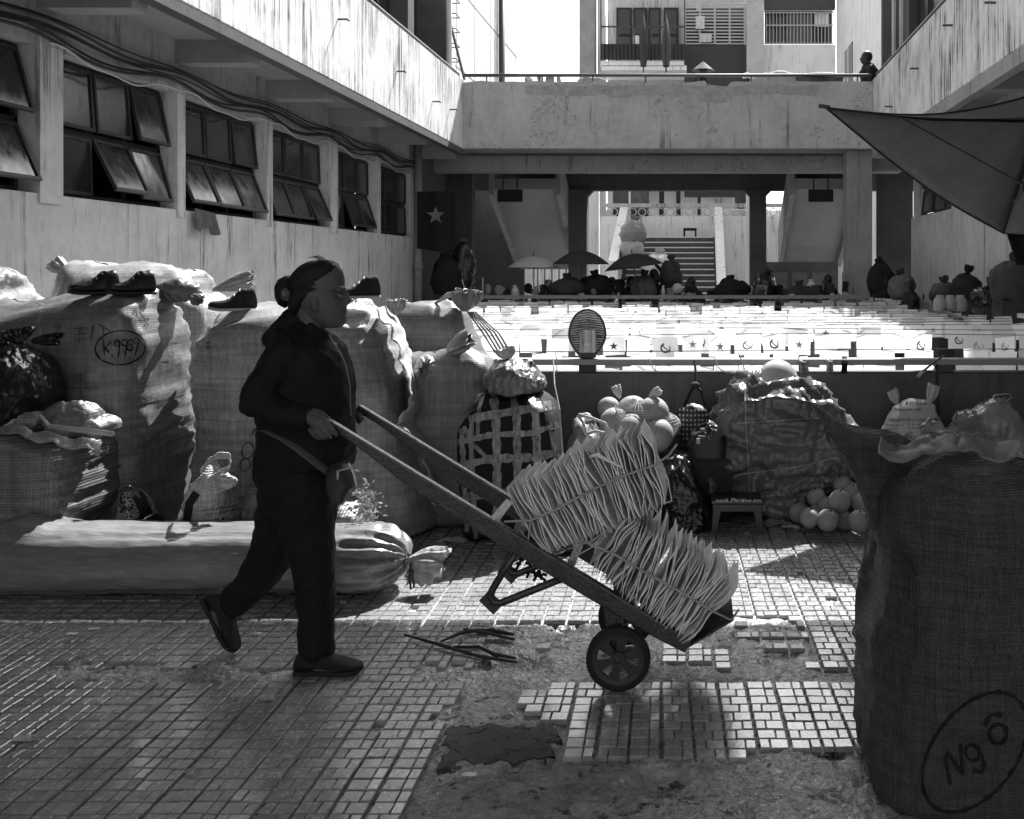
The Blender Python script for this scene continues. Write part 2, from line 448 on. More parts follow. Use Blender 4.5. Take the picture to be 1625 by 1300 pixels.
b = MB(); b.b6(LP - .13, LP - .005, 7.27, 18.1, 3.56, 3.658); b.build('slab_edge', MT['plaster_dark'], lw)
b = MB(); b.tube([(LP - .06, 8.2, 4.97), (LP - .06, 17.9, 4.97)], .028, 8)
for k in range(9): b.tube([(LP - .06, 8.4 + k * 1.15, 4.88), (LP - .06, 8.4 + k * 1.15, 4.96)], .014, 6)
b.build('handrail', MT['metal_dark'], lw, smooth=True)
for y, z in ((8.9, 4.35), (11.7, 4.4), (14.0, 4.25), (15.9, 4.15), (17.0, 4.2)):
    b = MB(); b.tube([(LP - .03, y, z), (LP + .11, y, z), (LP + .13, y, z - .02)], .012, 6); b.build('pipe_stub', MT['metal_dark'], lw)
# upper storey over the left gallery
b = MB(); b.b6(-5.75, -5.55, 8, 19.3, 3.9, 5.5); b.build('upper_wall', MT['plaster_dirty'], lw)
b = MB(); b.b6(-5.75, -5.54, 8, 19.3, 7.0, 8.4); b.build('upper_band', MT['plaster_dark'], lw)
for k in range(6):
    b = MB(); y = 8.4 + 2.1 * k
    b.b6(-5.70, -5.66, y, y + 1.9, 5.5, 7.0); b.b6(-5.66, -5.6, y - .02, y + .05, 5.5, 7.0); b.b6(-5.66, -5.6, y + .92, y + .98, 5.5, 7.0)
    b.build('upper_window', MT['glass_dark'], lw)
    b = MB(); b.b6(-5.6, -5.48, y - .1, y + 2.0, 5.44, 5.52); b.build('sill', MT['plaster'], lw)
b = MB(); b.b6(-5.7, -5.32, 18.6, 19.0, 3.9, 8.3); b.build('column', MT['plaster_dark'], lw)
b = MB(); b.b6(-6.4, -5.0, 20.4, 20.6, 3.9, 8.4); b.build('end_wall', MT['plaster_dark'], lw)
b = MB(); b.tube([(-4.98, 20.3, 3.9), (-4.98, 20.3, 8.4)], .06, 10); b.build('drain_pipe', MT['metal_pale'], lw, smooth=True)
# cable bundle
cb = thing('cable_bundle', (LX + .05, 12, 3.3), 'sagging bundle of dark cables clipped above the left windows', 'cables')
for k in range(6):
    pts = []; y = 4.5
    while y < 18:
        ph = (y - 7.7) / 2.03 * 2 * math.pi
        sag = .022 * math.cos(ph) * (1 + .25 * k % .7)
        pts.append((LX + .045 + .018 * (k % 2) + .012 * math.sin(y * 3.1 + k), y, 3.40 - k * .034 + sag + .012 * math.sin(y * 1.7 + k * 2) - (.03 if k > 3 else 0) * math.sin(ph)))
        y += .14
    b = MB(); b.tube(pts, .008 + .003 * (k % 3), 6); b.build('cable', MT['cable'], cb, smooth=True)
b = MB(); pts = []; y = 7.7
while y < 17.7:
    ph = ((y - 7.66) / 2.03) % 1
    pts.append((LX + .06, y, 3.22 - .10 * math.sin(math.pi * ph) ** 2 + .015 * math.sin(y * 9))); y += .1
b.tube(pts, .009, 5); b.build('cable', MT['metal_pale'], cb, smooth=True)
# rag hanging from the window
b = MB(); r0 = P(300, 330, 9.9)
b.grid(lambda u, v: (LX + .05 + .03 * math.sin(u * 14) * v, r0.y + .05 + u * .42 * (1 + .15 * v), 2.10 - v * (.2 + .03 * math.sin(u * 9)) - .03 * u), 16, 8)
tag(b.build('rag', mat('rag', .10, .95, .4, 12, .3, 60), None, smooth=True, solid=.004), 'small dark rag hanging from a window sill on the left wall', 'rag')

# ================================================================ near gallery (over the photographer): its shade falls over the paving
ng = thing('near_gallery', (0, 3, 3.7), 'overhead gallery above the pavement, out of view, shading the foreground', 'gallery')
b = MB(); b.b6(LP - .13, RP + .13, .3, 7.08, 3.7, 3.92); b.build('gallery_slab', MT['soffit'], ng)  # unseen slab, back edge kept short to let fill light in
b = MB(); b.b6(RP + .14, 9, .3, 7.08, 3.69, 3.91); b.build('gallery_slab', MT['soffit'], ng)
b = MB(); b.b6(5.2, 5.4, -5.5, 4.9, -.07, 3.68); b.build('side_wall', MT['plaster_dark'], ng)  # unseen wall added to hold back fill light
b = MB(); b.b6(-5.3, -5.02, -5.5, 1.99, -.07, 3.69); b.build('side_wall', MT['plaster_dark'], ng)  # unseen left counterpart, likewise added to cut the fill
b = MB(); b.b6(LP + .002, 3.15, 7.09, 7.25, 3.68, 4.9); b.build('parapet', MT['plaster_bright'], ng)

# ================================================================ right wing
rw = thing('market_wing', (RX, 12, 0), 'right market wing with stained gallery parapet rising behind the umbrella', 'building')
b = MB(); b.b6(RX, RX + .3, 5, 18.3, 0, 2.43); b.build('wall', MT['plaster'], rw)
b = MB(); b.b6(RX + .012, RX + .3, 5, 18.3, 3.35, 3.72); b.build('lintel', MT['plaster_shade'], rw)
b = MB(); b.b6(RX + 1.2, RX + 1.3, 5, 18.3, -.03, 3.69); b.build('dark_backing', MT['black'], rw)  # added black sheet darkening the space behind the right windows
b = MB(); b.b6(RP + .14, 9, 7.1, 20.2, 3.70, 3.9); b.build('gallery_slab', MT['soffit'], rw)
rp = [9.2, 11.2, 13.2, 15.2, 17.9]
for k, y in enumerate(rp):
    b = MB(); b.b6(RX - .015, RX + .18, y, y + .15, 2.36, 3.4); b.build('pillar', MT['plaster'], rw)
    b = MB(); b.b6(RP + .13, RX + .02, y, y + .2, 3.5, 3.705); b.build('beam', MT['soffit'], rw)
for k in range(4):
    window(rw, rp[k] + .16, rp[k + 1] - .01, RX + .15, -1, 2.44, 2.9, 3.34, (10, 14, 18) if k == 2 else (4, 4, 6), (2, 3, 3))
b = MB(); b.b6(RP, RP + .14, 7.27, 18.12, 3.66, 4.9); b.build('parapet', MT['plaster_bright'], rw, bev=.012)
b = MB(); b.b6(RP + .005, RP + .13, 7.27, 18.1, 3.5, 3.658); b.build('slab_edge', MT['plaster_dirty'], rw)
b = MB(); b.tube([(RP + .06, 8.4, 4.97), (RP + .06, 17.9, 4.97)], .03, 8)
for k in range(9): b.tube([(RP + .06, 8.6 + k * 1.12, 4.88), (RP + .06, 8.6 + k * 1.12, 4.96)], .014, 6)
b.build('handrail', MT['metal_dark'], rw, smooth=True)
for y, z in ((12.4, 4.5), (14.3, 4.35), (16.2, 4.12), (10.6, 4.3)):
    b = MB(); b.tube([(RP + .03, y, z), (RP - .12, y, z)], .014, 6); b.build('pipe_stub', MT['metal_dark'], rw)
b = MB(); b.b6(3.95, 4.15, 8.5, 18.5, 3.9, 5.6); b.b6(3.95, 4.15, 8.5, 18.5, 7.2, 8.4); b.build('upper_wall', MT['plaster_dirty'], rw)
for k in range(4):
    b = MB(); y = 9.2 + 2.4 * k; b.b6(4.06, 4.10, y, y + 2.2, 5.6, 7.2); b.b6(4.0, 4.06, y + 1.05, y + 1.12, 5.6, 7.2); b.build('upper_window', MT['glass_dark'], rw)
b = MB(); b.b6(3.9, 4.3, 18.5, 18.9, 3.9, 8.4); b.build('column', MT['plaster_dark'], rw)
b = MB(); b.b6(3.62, 4.6, 19.6, 19.75, 3.9, 8.4); b.build('end_wall', MT['plaster_dark'], rw)
for x in (3.72, 3.86): 
    b = MB(); b.tube([(x, 19.0, 3.9), (x, 19.0, 8.4)], .035, 8); b.build('drain_pipe', MT['metal_pale'], rw, smooth=True)

# ================================================================ gallery bridge across the far end
gb = thing('gallery_bridge', (-.5, 19, 3.67), 'stained concrete gallery spanning the far end of the courtyard', 'gallery')
b = MB(); N_ = 90
mat('bridge', .38, .92, .25, 1.4, .3, 40, streak=(.15, .3, 6), spots=(.13, .665, 4.2), crack=(.8, .009))
def top(x): return 4.86 + .03 * noise.noise(Vector((x * 3, 0, 0))) - (.07 if noise.noise(Vector((x * 1.3, 5, 0))) > .35 else 0)
x0, x1 = LP + .002, RP - .002
vs = []; 
for i in range(N_ + 1):
    x = lerp(x0, x1, i / N_); t = top(x); vs += [(x, 18, 3.67), (x, 18, t), (x, 18.16, t), (x, 18.16, 3.67)]
fs = []
for i in range(N_):
    a = i * 4
    for j in range(4): fs.append((a + j, a + 4 + j, a + 4 + (j + 1) % 4, a + (j + 1) % 4))
fs += [(0, 1, 2, 3), tuple(N_ * 4 + j for j in (3, 2, 1, 0))]
b.add(vs, fs); b.build('parapet', MT['bridge'], gb)
# worn darker render along the top of the parapet
b = MB(); vs = []
for i in range(61):
    x = lerp(-3.05, 2.2, i / 60); zt = 4.79 + .012 * math.sin(i); zl = 4.62 + .05 * noise.noise(Vector((x * 1.1, 2, 0))) - (.13 if 0.1 < x < .55 else 0) - (.05 if -1.6 < x < -1.2 else 0)
    vs += [(x, 17.994, zl), (x, 17.994, min(zt, top(x) - .01)), (x, 18.01, zl)]
b.add(vs, [f for i in range(60) for f in ((i * 3, i * 3 + 3, i * 3 + 4, i * 3 + 1), (i * 3 + 2, i * 3 + 5, i * 3 + 3, i * 3))])
b.build('worn_render', mat('worn_render', .30, .95, .35, 5, .5, 50, spots=(.1, .66, 8)), gb)
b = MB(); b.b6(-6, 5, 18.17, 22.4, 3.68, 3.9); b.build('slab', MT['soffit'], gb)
b = MB(); b.b6(-5.05, RX, 19, 19.35, 3.34, 3.675); b.build('beam', MT['plaster_dirty'], gb, bev=.05, bseg=2)
b = MB(); b.b6(-6, 5, 22.0, 22.35, 3.24, 3.675); b.build('beam', MT['plaster_dark'], gb)
b = MB(); b.tube([(LP, 18.08, 4.985), (RP, 18.08, 4.985)], .03, 8)
for k in range(8): b.tube([(LP + .4 + k * .95, 18.08, 4.84), (LP + .4 + k * .95, 18.08, 4.98)], .014, 6)
b.build('handrail', MT['metal_dark'], gb, smooth=True)
b = MB(); b.b6(2.74, 3.2, 18.35, 18.8, -.03, 3.67); b.b6(2.72, 3.22, 18.33, 18.82, .0, 1.45); b.build('column', MT['plaster_dirty'], gb)
for a, c in ((-2.78, -2.38), (1.17, 1.52)):
    b = MB(); b.b6(a, c, 21.9, 22.3, -.03, 3.25); b.poly([(a - .14, 21.95, 3.25), (a, 21.95, 3.1), (c, 21.95, 3.1), (c + .14, 21.95, 3.25)], (0, .3, 0)); b.build('column', MT['plaster_dark'], gb)
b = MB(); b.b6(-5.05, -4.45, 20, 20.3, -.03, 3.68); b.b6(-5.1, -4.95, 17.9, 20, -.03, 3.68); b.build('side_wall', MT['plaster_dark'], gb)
b = MB(); b.b6(-7, -4.1, 23.9, 24.1, -.03, 3.6); b.build('dark_backing', MT['plaster_dark'], gb)  # dark sheet added to cover the sunlit strip and keep this corner dark
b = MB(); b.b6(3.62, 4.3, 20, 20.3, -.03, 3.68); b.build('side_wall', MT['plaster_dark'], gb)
b = MB(); b.tube([(-4.9, 17.75, -.03), (-4.9, 17.75, 3.7)], .07, 12); b.tube([(-4.9, 17.75, 1.5), (-4.9, 17.75, 1.62)], .085, 12); b.build('drain_pipe', MT['pipe_grey'], gb, smooth=True)
# two stair flights seen from below
def flight(xa, xb, label):
    t = thing('stair_flight', ((xa + xb) / 2, 22, 1.7), label, 'staircase')
    T, B_ = (20.75, 3.16), (23.7, 1.70)
    b = MB(); b.poly([(xa + .1, T[0], T[1]), (xa + .1, B_[0], B_[1]), (xa + .1, B_[0], B_[1] + .18), (xa + .1, T[0], T[1] + .18)], (xb - xa - .2, 0, 0))
    b.b6(xa + .1, xb - .1, B_[0], B_[0] + 1.2, 1.52, 1.74); b.build('soffit', mat('stair_soffit', .27, .95, .15, 1.5, .15, 40, spots=(.16, .69, 5)), t)
    for x in (xa, xb - .1):
        b = MB(); b.poly([(x, T[0] - .1, T[1] - .12), (x, B_[0], B_[1] - .12), (x, B_[0], B_[1] + .75), (x, T[0] - .1, T[1] + .75)], (.1, 0, 0)); b.build('stringer', MT['plaster_dirty'], t)
    n = 9
    for k in range(n):
        y = lerp(B_[0], T[0], (k + .5) / n); z = lerp(B_[1], T[1], (k + .5) / n) + .2
        b = MB(); b.b6(xa + .1, xb - .1, y - .17, y + .16, z - .02, z + .1); b.build('step', MT['concrete'], t)
flight(-4.25, -2.78, 'sloping stair flight seen from below behind the left hanging sign')
flight(1.92, 3.4, 'sloping stair flight seen from below behind the right hanging sign')
# hanging signs
for x, y0, lab in ((-3.62, 300, 'blank dark sign on two rods in front of the left stair flight'), (2.42, 300, 'blank dark sign on two rods in front of the right stair flight')):
    t = thing('hanging_sign', (x, 19.6, 2.85), lab, 'sign', 'hanging signs in the passage')
    b = MB(); b.b6(x - .24, x + .24, 19.55, 19.65, 2.82, 3.06); b.build('board', MT['black'], t, bev=.01)
    for s in (-.14, .14):
        b = MB(); b.tube([(x + s, 19.6, 3.06), (x + s, 19.6, 3.69)], .013, 6); b.build('rod', MT['black'], t)

# ================================================================ rear yard: stairs, terrace, building
rb = thing('rear_building', (0, 33, 0), 'pale rear building with balcony, grilles and doors beyond the gallery', 'building')
def part(nm, m, par, *bx, **k):
    b = MB()
    for q in bx: b.b6(*q)
    return b.build(nm, MT[m] if isinstance(m, str) else m, par, **k)
def qx(px, d): return (px - CX) * d / F
def qz(py, d): return CH - (py - CY) * d / F
D = 33.0
part('wall', 'plaster_white', rb, (qx(948, D), qx(1330, D), D, D + .4, 0, qz(334, D)))
for q in ((qx(948, D), qx(960, D), D, D + .4, qz(334, D), 10.8), (qx(1212, D), qx(1326, D), D, D + .4, qz(120, D) - 2, qz(71, D)), (qx(1212, D), qx(1326, D), D, D + .4, qz(14, D), 10.8)): part('wall', 'plaster_white', rb, q)
part('wall', 'plaster', rb, (qx(960, D), qx(1212, D), D + .9, D + 1.2, qz(334, D), 10.8))
part('floor_slab', 'plaster_white', rb, (qx(958, D), qx(1090, D), D - .8, D + .9, qz(119, D), qz(112, D)))
part('column', 'concrete', rb, (qx(922, D), qx(946, D), D - .5, D + .2, 0, 10.8))
part('column', mat('cracked_column', .5, .9, .2, 2, .3, 40, crack=(3, .02)), rb, (qx(1184, D), qx(1211, D), D - .5, D + .2, 0, 10.8))
# balcony
bl = part('balcony', 'plaster_white', rb, (qx(957, D), qx(1086, D), D - .8, D - .7, qz(112, D) - .02, qz(105, D)))
m_cor = mat('corrugated', .05, .6, .3, 8, .1, 50)
b = MB(); xa, xb = qx(957, D), qx(1087, D)
b.grid(lambda u, v: (lerp(xa, xb, u), D - .86 + .03 * math.sin(u * 22 * 2 * math.pi) - .03 * v, lerp(qz(104, D), qz(80, D), v)), 176, 2)
b.build('corrugated_sheet', m_cor, bl, solid=.006)
b = MB()
for z in (qz(51, D), qz(79, D)): b.b6(xa, xb, D - .74, D - .70, z - .025, z + .025)
for k in range(6): x = lerp(xa, xb, k / 5); b.b6(x - .02, x + .02, D - .74, D - .7, qz(104, D), qz(0, D) if k in (0, 5) else qz(51, D))
b.build('railing', MT['metal_dark'], bl)
for k, (a, c) in enumerate(((975, 1000), (1003, 1025), (1027, 1047), (1052, 1076))):
    dr = part('balcony_door', 'frame_dark', rb, (qx(a, D), qx(c, D), D + .80, D + .895, qz(80, D), qz(2, D)))
    part('pane', 'glass_dark', dr, (qx(a + 3, D), qx(c - 3, D), D + .785, D + .80, qz(45, D), qz(6, D)))
    part('panel', mat('door_panel', .09, .6, .3, 5), dr, (qx(a + 3, D), qx(c - 3, D), D + .785, D + .80, qz(78, D), qz(50, D)))
part('opening', 'plaster_white', rb, (qx(1003, D), qx(1012, D), D + .75, D + .78, qz(79, D), qz(48, D)))
# grille window
gw = part('grille_window', 'glass_dark', rb, (qx(1088, D), qx(1182, D), D + .3, D + .34, qz(72, D), 10.2))
b = MB()
for k in range(14): z = qz(70 - k * 5.2, D); b.b6(qx(1087, D), qx(1182, D), D - .06, D - .03, z - .022, z + .022)
for k in range(5): x = qx(1087 + k * 23.6, D); b.b6(x - .03, x + .03, D - .09, D - .06, qz(71, D), 10.2)
b.build('grille', MT['metal_pale'], gw)
part('apron', mat('apron', .055, .7, .2, 6), rb, (qx(1086, D), qx(1184, D), D - .1, D + .25, 3.9, qz(73, D)))
for (a, c, d_, e, v) in ((1105, 1113, 3, 20, .5), (1104, 1118, 28, 48, .6), (1111, 1129, 56, 69, .55)):
    part('hanging_cloth', mat('cloth%d' % a, v, .9, .3, 14, .3, 50), gw, (qx(a, D), qx(c, D), D - .2, D - .17, qz(e, D), qz(d_, D)))
# barred window to the right
bwn = part('barred_window', 'glass_dark', rb, (qx(1214, D), qx(1322, D), D + .2, D + .25, qz(68, D), qz(15, D)))
part('shutter', mat('shutter', .14, .7, .2, 8, .2, 40, stretch=(1, 1, 6)), bwn, (qx(1249, D), qx(1290, D), D + .1, D + .13, qz(66, D), qz(22, D)))
part('paper', 'plaster_white', bwn, (qx(1293, D), qx(1315, D), D + .12, D + .14, qz(41, D), qz(19, D)))
b = MB()
for k in range(20): x = qx(1216 + k * 5.5, D); b.tube([(x, D + .02, qz(69, D)), (x, D + .02, qz(18, D))], .016, 5)
for y in (69, 40, 20): b.b6(qx(1213, D), qx(1323, D), D + .0, D + .04, qz(y, D) - .02, qz(y, D) + .02)
b.build('bars', MT['metal_pale'], bwn)
part('valance', 'metal_dark', rb, (qx(1213, D), qx(1324, D), D - .12, D - .02, qz(17, D), qz(0, D) + .3))
# wing at right running toward the viewer
part('side_wall', 'plaster_white', rb, (qx(1327, D), qx(1327, D) + .3, 24.6, D, 0, 10.8))
sw_ = part('side_window', 'glass_dark', rb, (qx(1327, D) - .02, qx(1327, D) + .1, 29.5, 31, 6.7, 8.2))
part('mullion', 'plaster_white', sw_, (qx(1327, D) - .04, qx(1327, D) - .015, 30.2, 30.28, 6.7, 8.2))
# terrace, its balustrade and the wide stair (rear yard)
st = thing('wide_stair', (-.7, 28, 0), 'wide concrete stair with white side walls climbing beyond the passage', 'staircase')
Dy = 30.6; zt = 2.49
part('terrace_wall', 'plaster_white', st, (-7, 8, Dy + .4, Dy + .7, -.03, 3.16))
part('terrace_floor', 'concrete', st, (-7, 8, Dy + .7, 33, 3.0, 3.14))
for k in range(16):
    z = zt - k * .16; y = 30.0 - k * .3
    s = part('step', mat('step_dark', .10, .85, .3, 5, .3, 50), st, (-2.1, .62, y, Dy + .4 if k == 0 else y + .3, -.03 if False else z - .3, z))
    part('lit_nosing', mat('lit_nosing', .75, .8, .15, 6, .1, 50), s, (-1.95, .5, y - .012, y + .05, z - .026, z + .006))  # pale strips put the light on the tread edges into the colour
for x, lo in ((-2.32, 1.75), (.55, 1.05)):
    b = MB(); b.poly([(x, Dy + .5, -.03), (x, 26.6, -.03), (x, 26.6, lo), (x, Dy + .1, 3.42), (x, Dy + .5, 3.42)], (.24, 0, 0)); b.build('side_parapet', MT['plaster_white'], st)
b = MB(); b.b6(-4.2, 3.5, Dy + .5, Dy + .62, 3.44, 3.56)
for k in range(26): x = -4 + k * .29; b.lathe([(.1, -.02), (.13, -.02), (.13, .02), (.1, .02), (.1, -.02)], (x, Dy + .56, 3.3), 14, 'y')
b.build('balustrade', MT['plaster'], st)
for a, c, m in ((973, 1030, 'glass_dark'), (1046, 1054, 'frame_dark'), (1073, 1080, 'frame_dark'), (1107, 1112, 'frame_dark')):
    d_ = part('door', m, rb, (qx(a, 33), qx(c, 33), 32.95, 32.99, 3.14, 5.2))
    if c - a > 20: part('mullion', 'plaster_white', d_, (qx(998, 33), qx(1001, 33), 32.9, 32.95, 3.14, 5.2))
part('ornament_grille', MT['metal_dark'], rb, (qx(1166, 33), qx(1185, 33), 32.9, 32.95, 3.5, 5.2))
for a, c, lab in ((-2.56, -2.32, 'white square pillar in the rear yard left of the wide stair'), (1.19, 1.31, 'thin white pillar in the rear yard right of the wide stair')):
    tag(part('pillar', 'plaster_white', None, (a, c, 24, 24.2, -.03, 5)), lab, 'pillar')
# small stool on the landing
sst = thing('low_stool', (qx(1095, 30.3), 30.3, zt), 'small dark stool at the top of the wide stair', 'stool')
x = qx(1095, 30.3); part('seat', 'black', sst, (x - .2, x + .2, 30.1, 30.5, zt + .2, zt + .27))
for a in (-.17, .17):
    for c in (-.15, .15): part('leg', 'black', sst, (x + a - .025, x + a + .025, 30.3 + c - .025, 30.3 + c + .025, zt + .012, zt + .2))
# low dark door panels at the back right of the passage, white frames
bp = thing('panel_board', (2.0, 22.8, 0), 'wide dark panelled board standing behind the right stair flight', 'board')
part('board', mat('board', .10, .7, .3, 4, .2, 40), bp, (1.55, 3.2, 22.75, 22.8, .02, 1.68))
for k in range(3): part('panel', mat('board2', .14, .7, .3, 4, .2, 40), bp, (1.7 + k * .45, 2.05 + k * .45, 22.73, 22.748, .9, 1.45))
yg = thing('yard_gate', (-3.6, 25, 0), 'dark barred gate with white posts at the back of the passage', 'gate')
for px in (805, 822, 838): part('post', 'plaster_white', yg, (qx(px, 25), qx(px, 25) + .12, 25, 25.12, -.03, 2.0))
for k in range(14): x = -4.9 + k * .18; part('bar', 'metal_dark', yg, (x, x + .03, 25.3, 25.33, -.03, 1.9))

# ================================================================ white tall building to the left, in the sun
wt = thing('white_tower_block', (-5.5, 26, 0), 'tall white weathered blank wall behind the left gallery', 'building')
mat('tower_white', .74, .9, .08, 2, .2, 40, streak=(.12, .7, 10), spots=(.35, .75, 3))
b = MB(); b.poly([(-5.5, 21.6, 0), (-5.5, 31.2, 0), (-5.5, 31.2, 7.6), (-5.5, 30.3, 9.0), (-5.5, 28.8, 9.2), (-5.5, 21.6, 12)], (-.4, 0, 0)); b.build('wall', MT['tower_white'], wt)
for y in (23.1, 25.0, 26.9, 29.4):
    part('joint', 'plaster_dirty', wt, (-5.51, -5.495, y, y + .04, 3, 9))
for z in (6.15, 8.0): part('joint', 'plaster_dirty', wt, (-5.508, -5.494, 23, 31, z, z + .04))
b = MB(); b.tube([(-5.4, 28.0, 0), (-5.4, 28.0, 9.6)], .09, 8); b.build('drain_pipe', MT['metal_dark'], wt, smooth=True)
for k in range(7):
    z = 5.5 + k * .33; b = MB(); b.tube([(-5.5, 22.2, z), (-5.3, 22.2, z), (-5.3, 22.6, z), (-5.5, 22.6, z)], .014, 5); b.build('rung', MT['metal_dark'], wt)
b = MB(); b.tube([P(710, 18, 21.2), P(737, 126, 20.8)], .03, 6)
tag(b.build('leaning_pole', MT['metal_dark'], None), 'thin dark pole leaning against the white wall above the gallery', 'pole')
part('door', 'plaster_dark', wt, (-5.52, -5.49, 22.9, 23.4, 4.5, 5.8))
# ================================================================ railing wall in front of the courtyard
rl = thing('railing_wall', (0, 6.6, 0), 'low stained wall with a flat steel rail in front of the flags', 'railing')
part('wall', mat('rail_wall', .10, .85, .35, 2.2, .25, 45, streak=(.07, .7, 6), spots=(.1, .67, 7)), rl, (-3.45, 6, 6.50, 6.74, -.03, .817))
part('rail', mat('rail_paint', .30, .5, .2, 6, .1, 50, spec=.4), rl, (-3.45, 6, 6.56, 6.69, .866, .905), bev=.004)
for px in (932, 1499, 420, 1900): x = qx(px, 6.6); part('post', 'metal_dark', rl, (x - .055, x + .055, 6.59, 6.66, .818, .866))
# far and side rails of the courtyard
fr = thing('courtyard_rail', (0, 17.4, 0), 'dark rail along the far edge of the flag covered courtyard', 'railing')
part('rail', 'pipe_grey', fr, (-3.9, 3.05, 17.38, 17.46, 1.0, 1.06)); part('kerb', 'plaster_dirty', fr, (-3.9, 3.05, 17.36, 17.5, -.03, .62))
for k in range(9): x = -3.8 + k * .84; part('post', 'metal_dark', fr, (x, x + .05, 17.4, 17.44, .62, 1.0))
sr = thing('courtyard_rail', (3.4, 12, 0), 'pale tiled rail running back along the right side of the flags', 'railing')
b = MB(); a0, a1 = Vector((3.02, 17.3, 1.0)), Vector((4.12, 7.4, .96)); b.bar(a0, a1, .1, .05); b.build('rail', MT['plaster_bright'], sr)
for k in range(14): q = a0.lerp(a1, (k + .5) / 14); part('post', 'metal_dark', sr, (q.x - .02, q.x + .02, q.y - .02, q.y + .02, -.03, q.z - .03))
b = MB(); q0, q1 = P(1455, 478, 15), P(1525, 512, 10.6); b.bar(q0, q1, .05, .10); tag(b.build('roof_batten', MT['metal_dark'], None), 'dark ribbed batten lying across the flags near the right rail', 'batten')

# ================================================================ strings of paper flags
mat('flag', .70, .9, .05, 8, .08, 30, spec=.1, trans=.58, orand=.28)
mat('flag_print', .10, .9, .2, 30, .05, 50)
mat('flag_print_pale', .42, .9, .2, 30, .05, 50)
FW, FH = .205, .175
def star_pts(r, cx=0, cz=0):
    return [(cx + (r if k % 2 == 0 else r * .40) * math.sin(k * math.pi / 5), cz + (r if k % 2 == 0 else r * .40) * math.cos(k * math.pi / 5)) for k in range(10)]
def flag_mesh(kind, pale, seed):
    m = MB(); amp = .009
    def wy(u, v): return amp * v * math.sin(u * 5 + seed) + .012 * v * v * math.sin(seed * 2.1)
    def at(x, z, off): 
        u = x / FW + .5; v = -z / FH; return (x, wy(u, v) + off, z)
    m.grid(lambda u, v: at((u - .5) * FW, -v * FH, 0), 8, 5)
    if kind:
        m.mi = 1
        def fan(pts, off=-.002):
            cx = sum(p[0] for p in pts) / len(pts); cz = sum(p[1] for p in pts) / len(pts)
            n = len(pts); m.add([at(cx, cz, off)] + [at(x, z, off) for x, z in pts], [(0, 1 + i, 1 + (i + 1) % n) for i in range(n)])
        def strip(c, w_):
            vs = []
            for i, (x, z) in enumerate(c):
                x0, z0 = c[max(0, i - 1)]; x1, z1 = c[min(len(c) - 1, i + 1)]; L = math.hypot(x1 - x0, z1 - z0); nx, nz = -(z1 - z0) / L, (x1 - x0) / L
                ww = w_ * (w_ and 1) * (.35 + .65 * math.sin(math.pi * min(.92, max(.12, i / (len(c) - 1))))) if len(c) > 3 else w_
                vs += [at(x + nx * ww, z + nz * ww, -.0025), at(x - nx * ww, z - nz * ww, -.0025)]
            m.add(vs, [(2 * i, 2 * i + 1, 2 * i + 3, 2 * i + 2) for i in range(len(c) - 1)])
        if kind == 1:
            st_ = star_pts(.043, 0, -FH * .52)
            m.add([at(0, -FH * .52, -.002)] + [at(x, z, -.002) for x, z in st_], [(0, 1 + i, 1 + (i + 1) % 10) for i in range(10)])
        else:
            c0 = -FH * .5
            strip([(.036 * math.cos(a), c0 + .036 * math.sin(a)) for a in [R(75 - 285 * k / 14 + 0) * -1 + R(180) for k in range(15)]], .0075)
            strip([(-.028, c0 + .022), (.034, c0 - .038)], .0045); strip([(-.036, c0 + .010), (-.012, c0 + .034)], .0075)
    me = m.mesh('flag', True)
    for q in ('flag', 'flag_print_pale' if pale else 'flag_print'): me.materials.append(MT[q])
    return me
FM = [flag_mesh(k, p, s) for k, p, s in ((0, 0, 1), (0, 0, 2.4), (1, 0, .7), (1, 1, 3.1), (2, 0, 1.9), (2, 1, 4.2), (0, 0, 5))]
ROWS = [(6.98, .835, .1), (7.4, .895, .75), (8.25, .955, .12), (8.9, .965, .3), (9.6, .975, .15), (10.1, .97, .2), (10.6, .965, .1), (11.0, .975, .3), (11.5, .985, .15), (12.4, .98, .2), (13.4, .995, .35), (14.5, .985, .5), (15.4, 1.0, .5), (16.4, .99, .5)]
ordn = ['first', 'second', 'third', 'fourth', 'fifth', 'sixth', 'seventh', 'eighth', 'ninth', 'tenth', 'eleventh', 'twelfth', 'thirteenth', 'fourteenth']
rnd = random.Random(3)
for r, (y, z0, gapf) in enumerate(ROWS):
    t = thing('flag_string', (0, y, z0), 'string of small paper flags, %s row back from the steel rail' % ordn[r], 'flag string', 'strings of flags over the courtyard')
    xa = max(-3.4, (735 - CX) * y / F); xb = min(3.3, (1660 - CX) * y / F)
    sg = lambda x: z0 - .010 * math.cos(x * 1.1 + r)
    b = MB(); b.tube([(lerp(xa - .1, xb, k / 12), y, sg(lerp(xa - .1, xb, k / 12)) + .002) for k in range(13)], .003, 4); b.build('string', MT['cable'], t)
    x = xa + rnd.uniform(0, .1)
    while x < xb:
        k = rnd.choice((0, 1, 2, 4, 3, 5, 6, 0, 1, 3, 5)) if y < 12.0 else rnd.choice((0, 1, 6, 3, 5))
        if r == 1: k = rnd.choice((0, 1, 6))
        o = bpy.data.objects.new('flag', FM[k]); link(o, t, (x + FW / 2, y - .004, sg(x) + rnd.uniform(-.022, .006)))
        o.rotation_euler = (rnd.gauss(0, .16), rnd.gauss(0, .035), rnd.gauss(0, .22)); q_ = rnd.uniform(.82, 1.1); o.scale = (q_, 1, q_ * rnd.uniform(.9, 1.1))
        x += FW * rnd.choice((1.02, 1.03, 1.06, 1.1)) + (FW * rnd.uniform(.3, 1.3) if rnd.random() < gapf else 0)

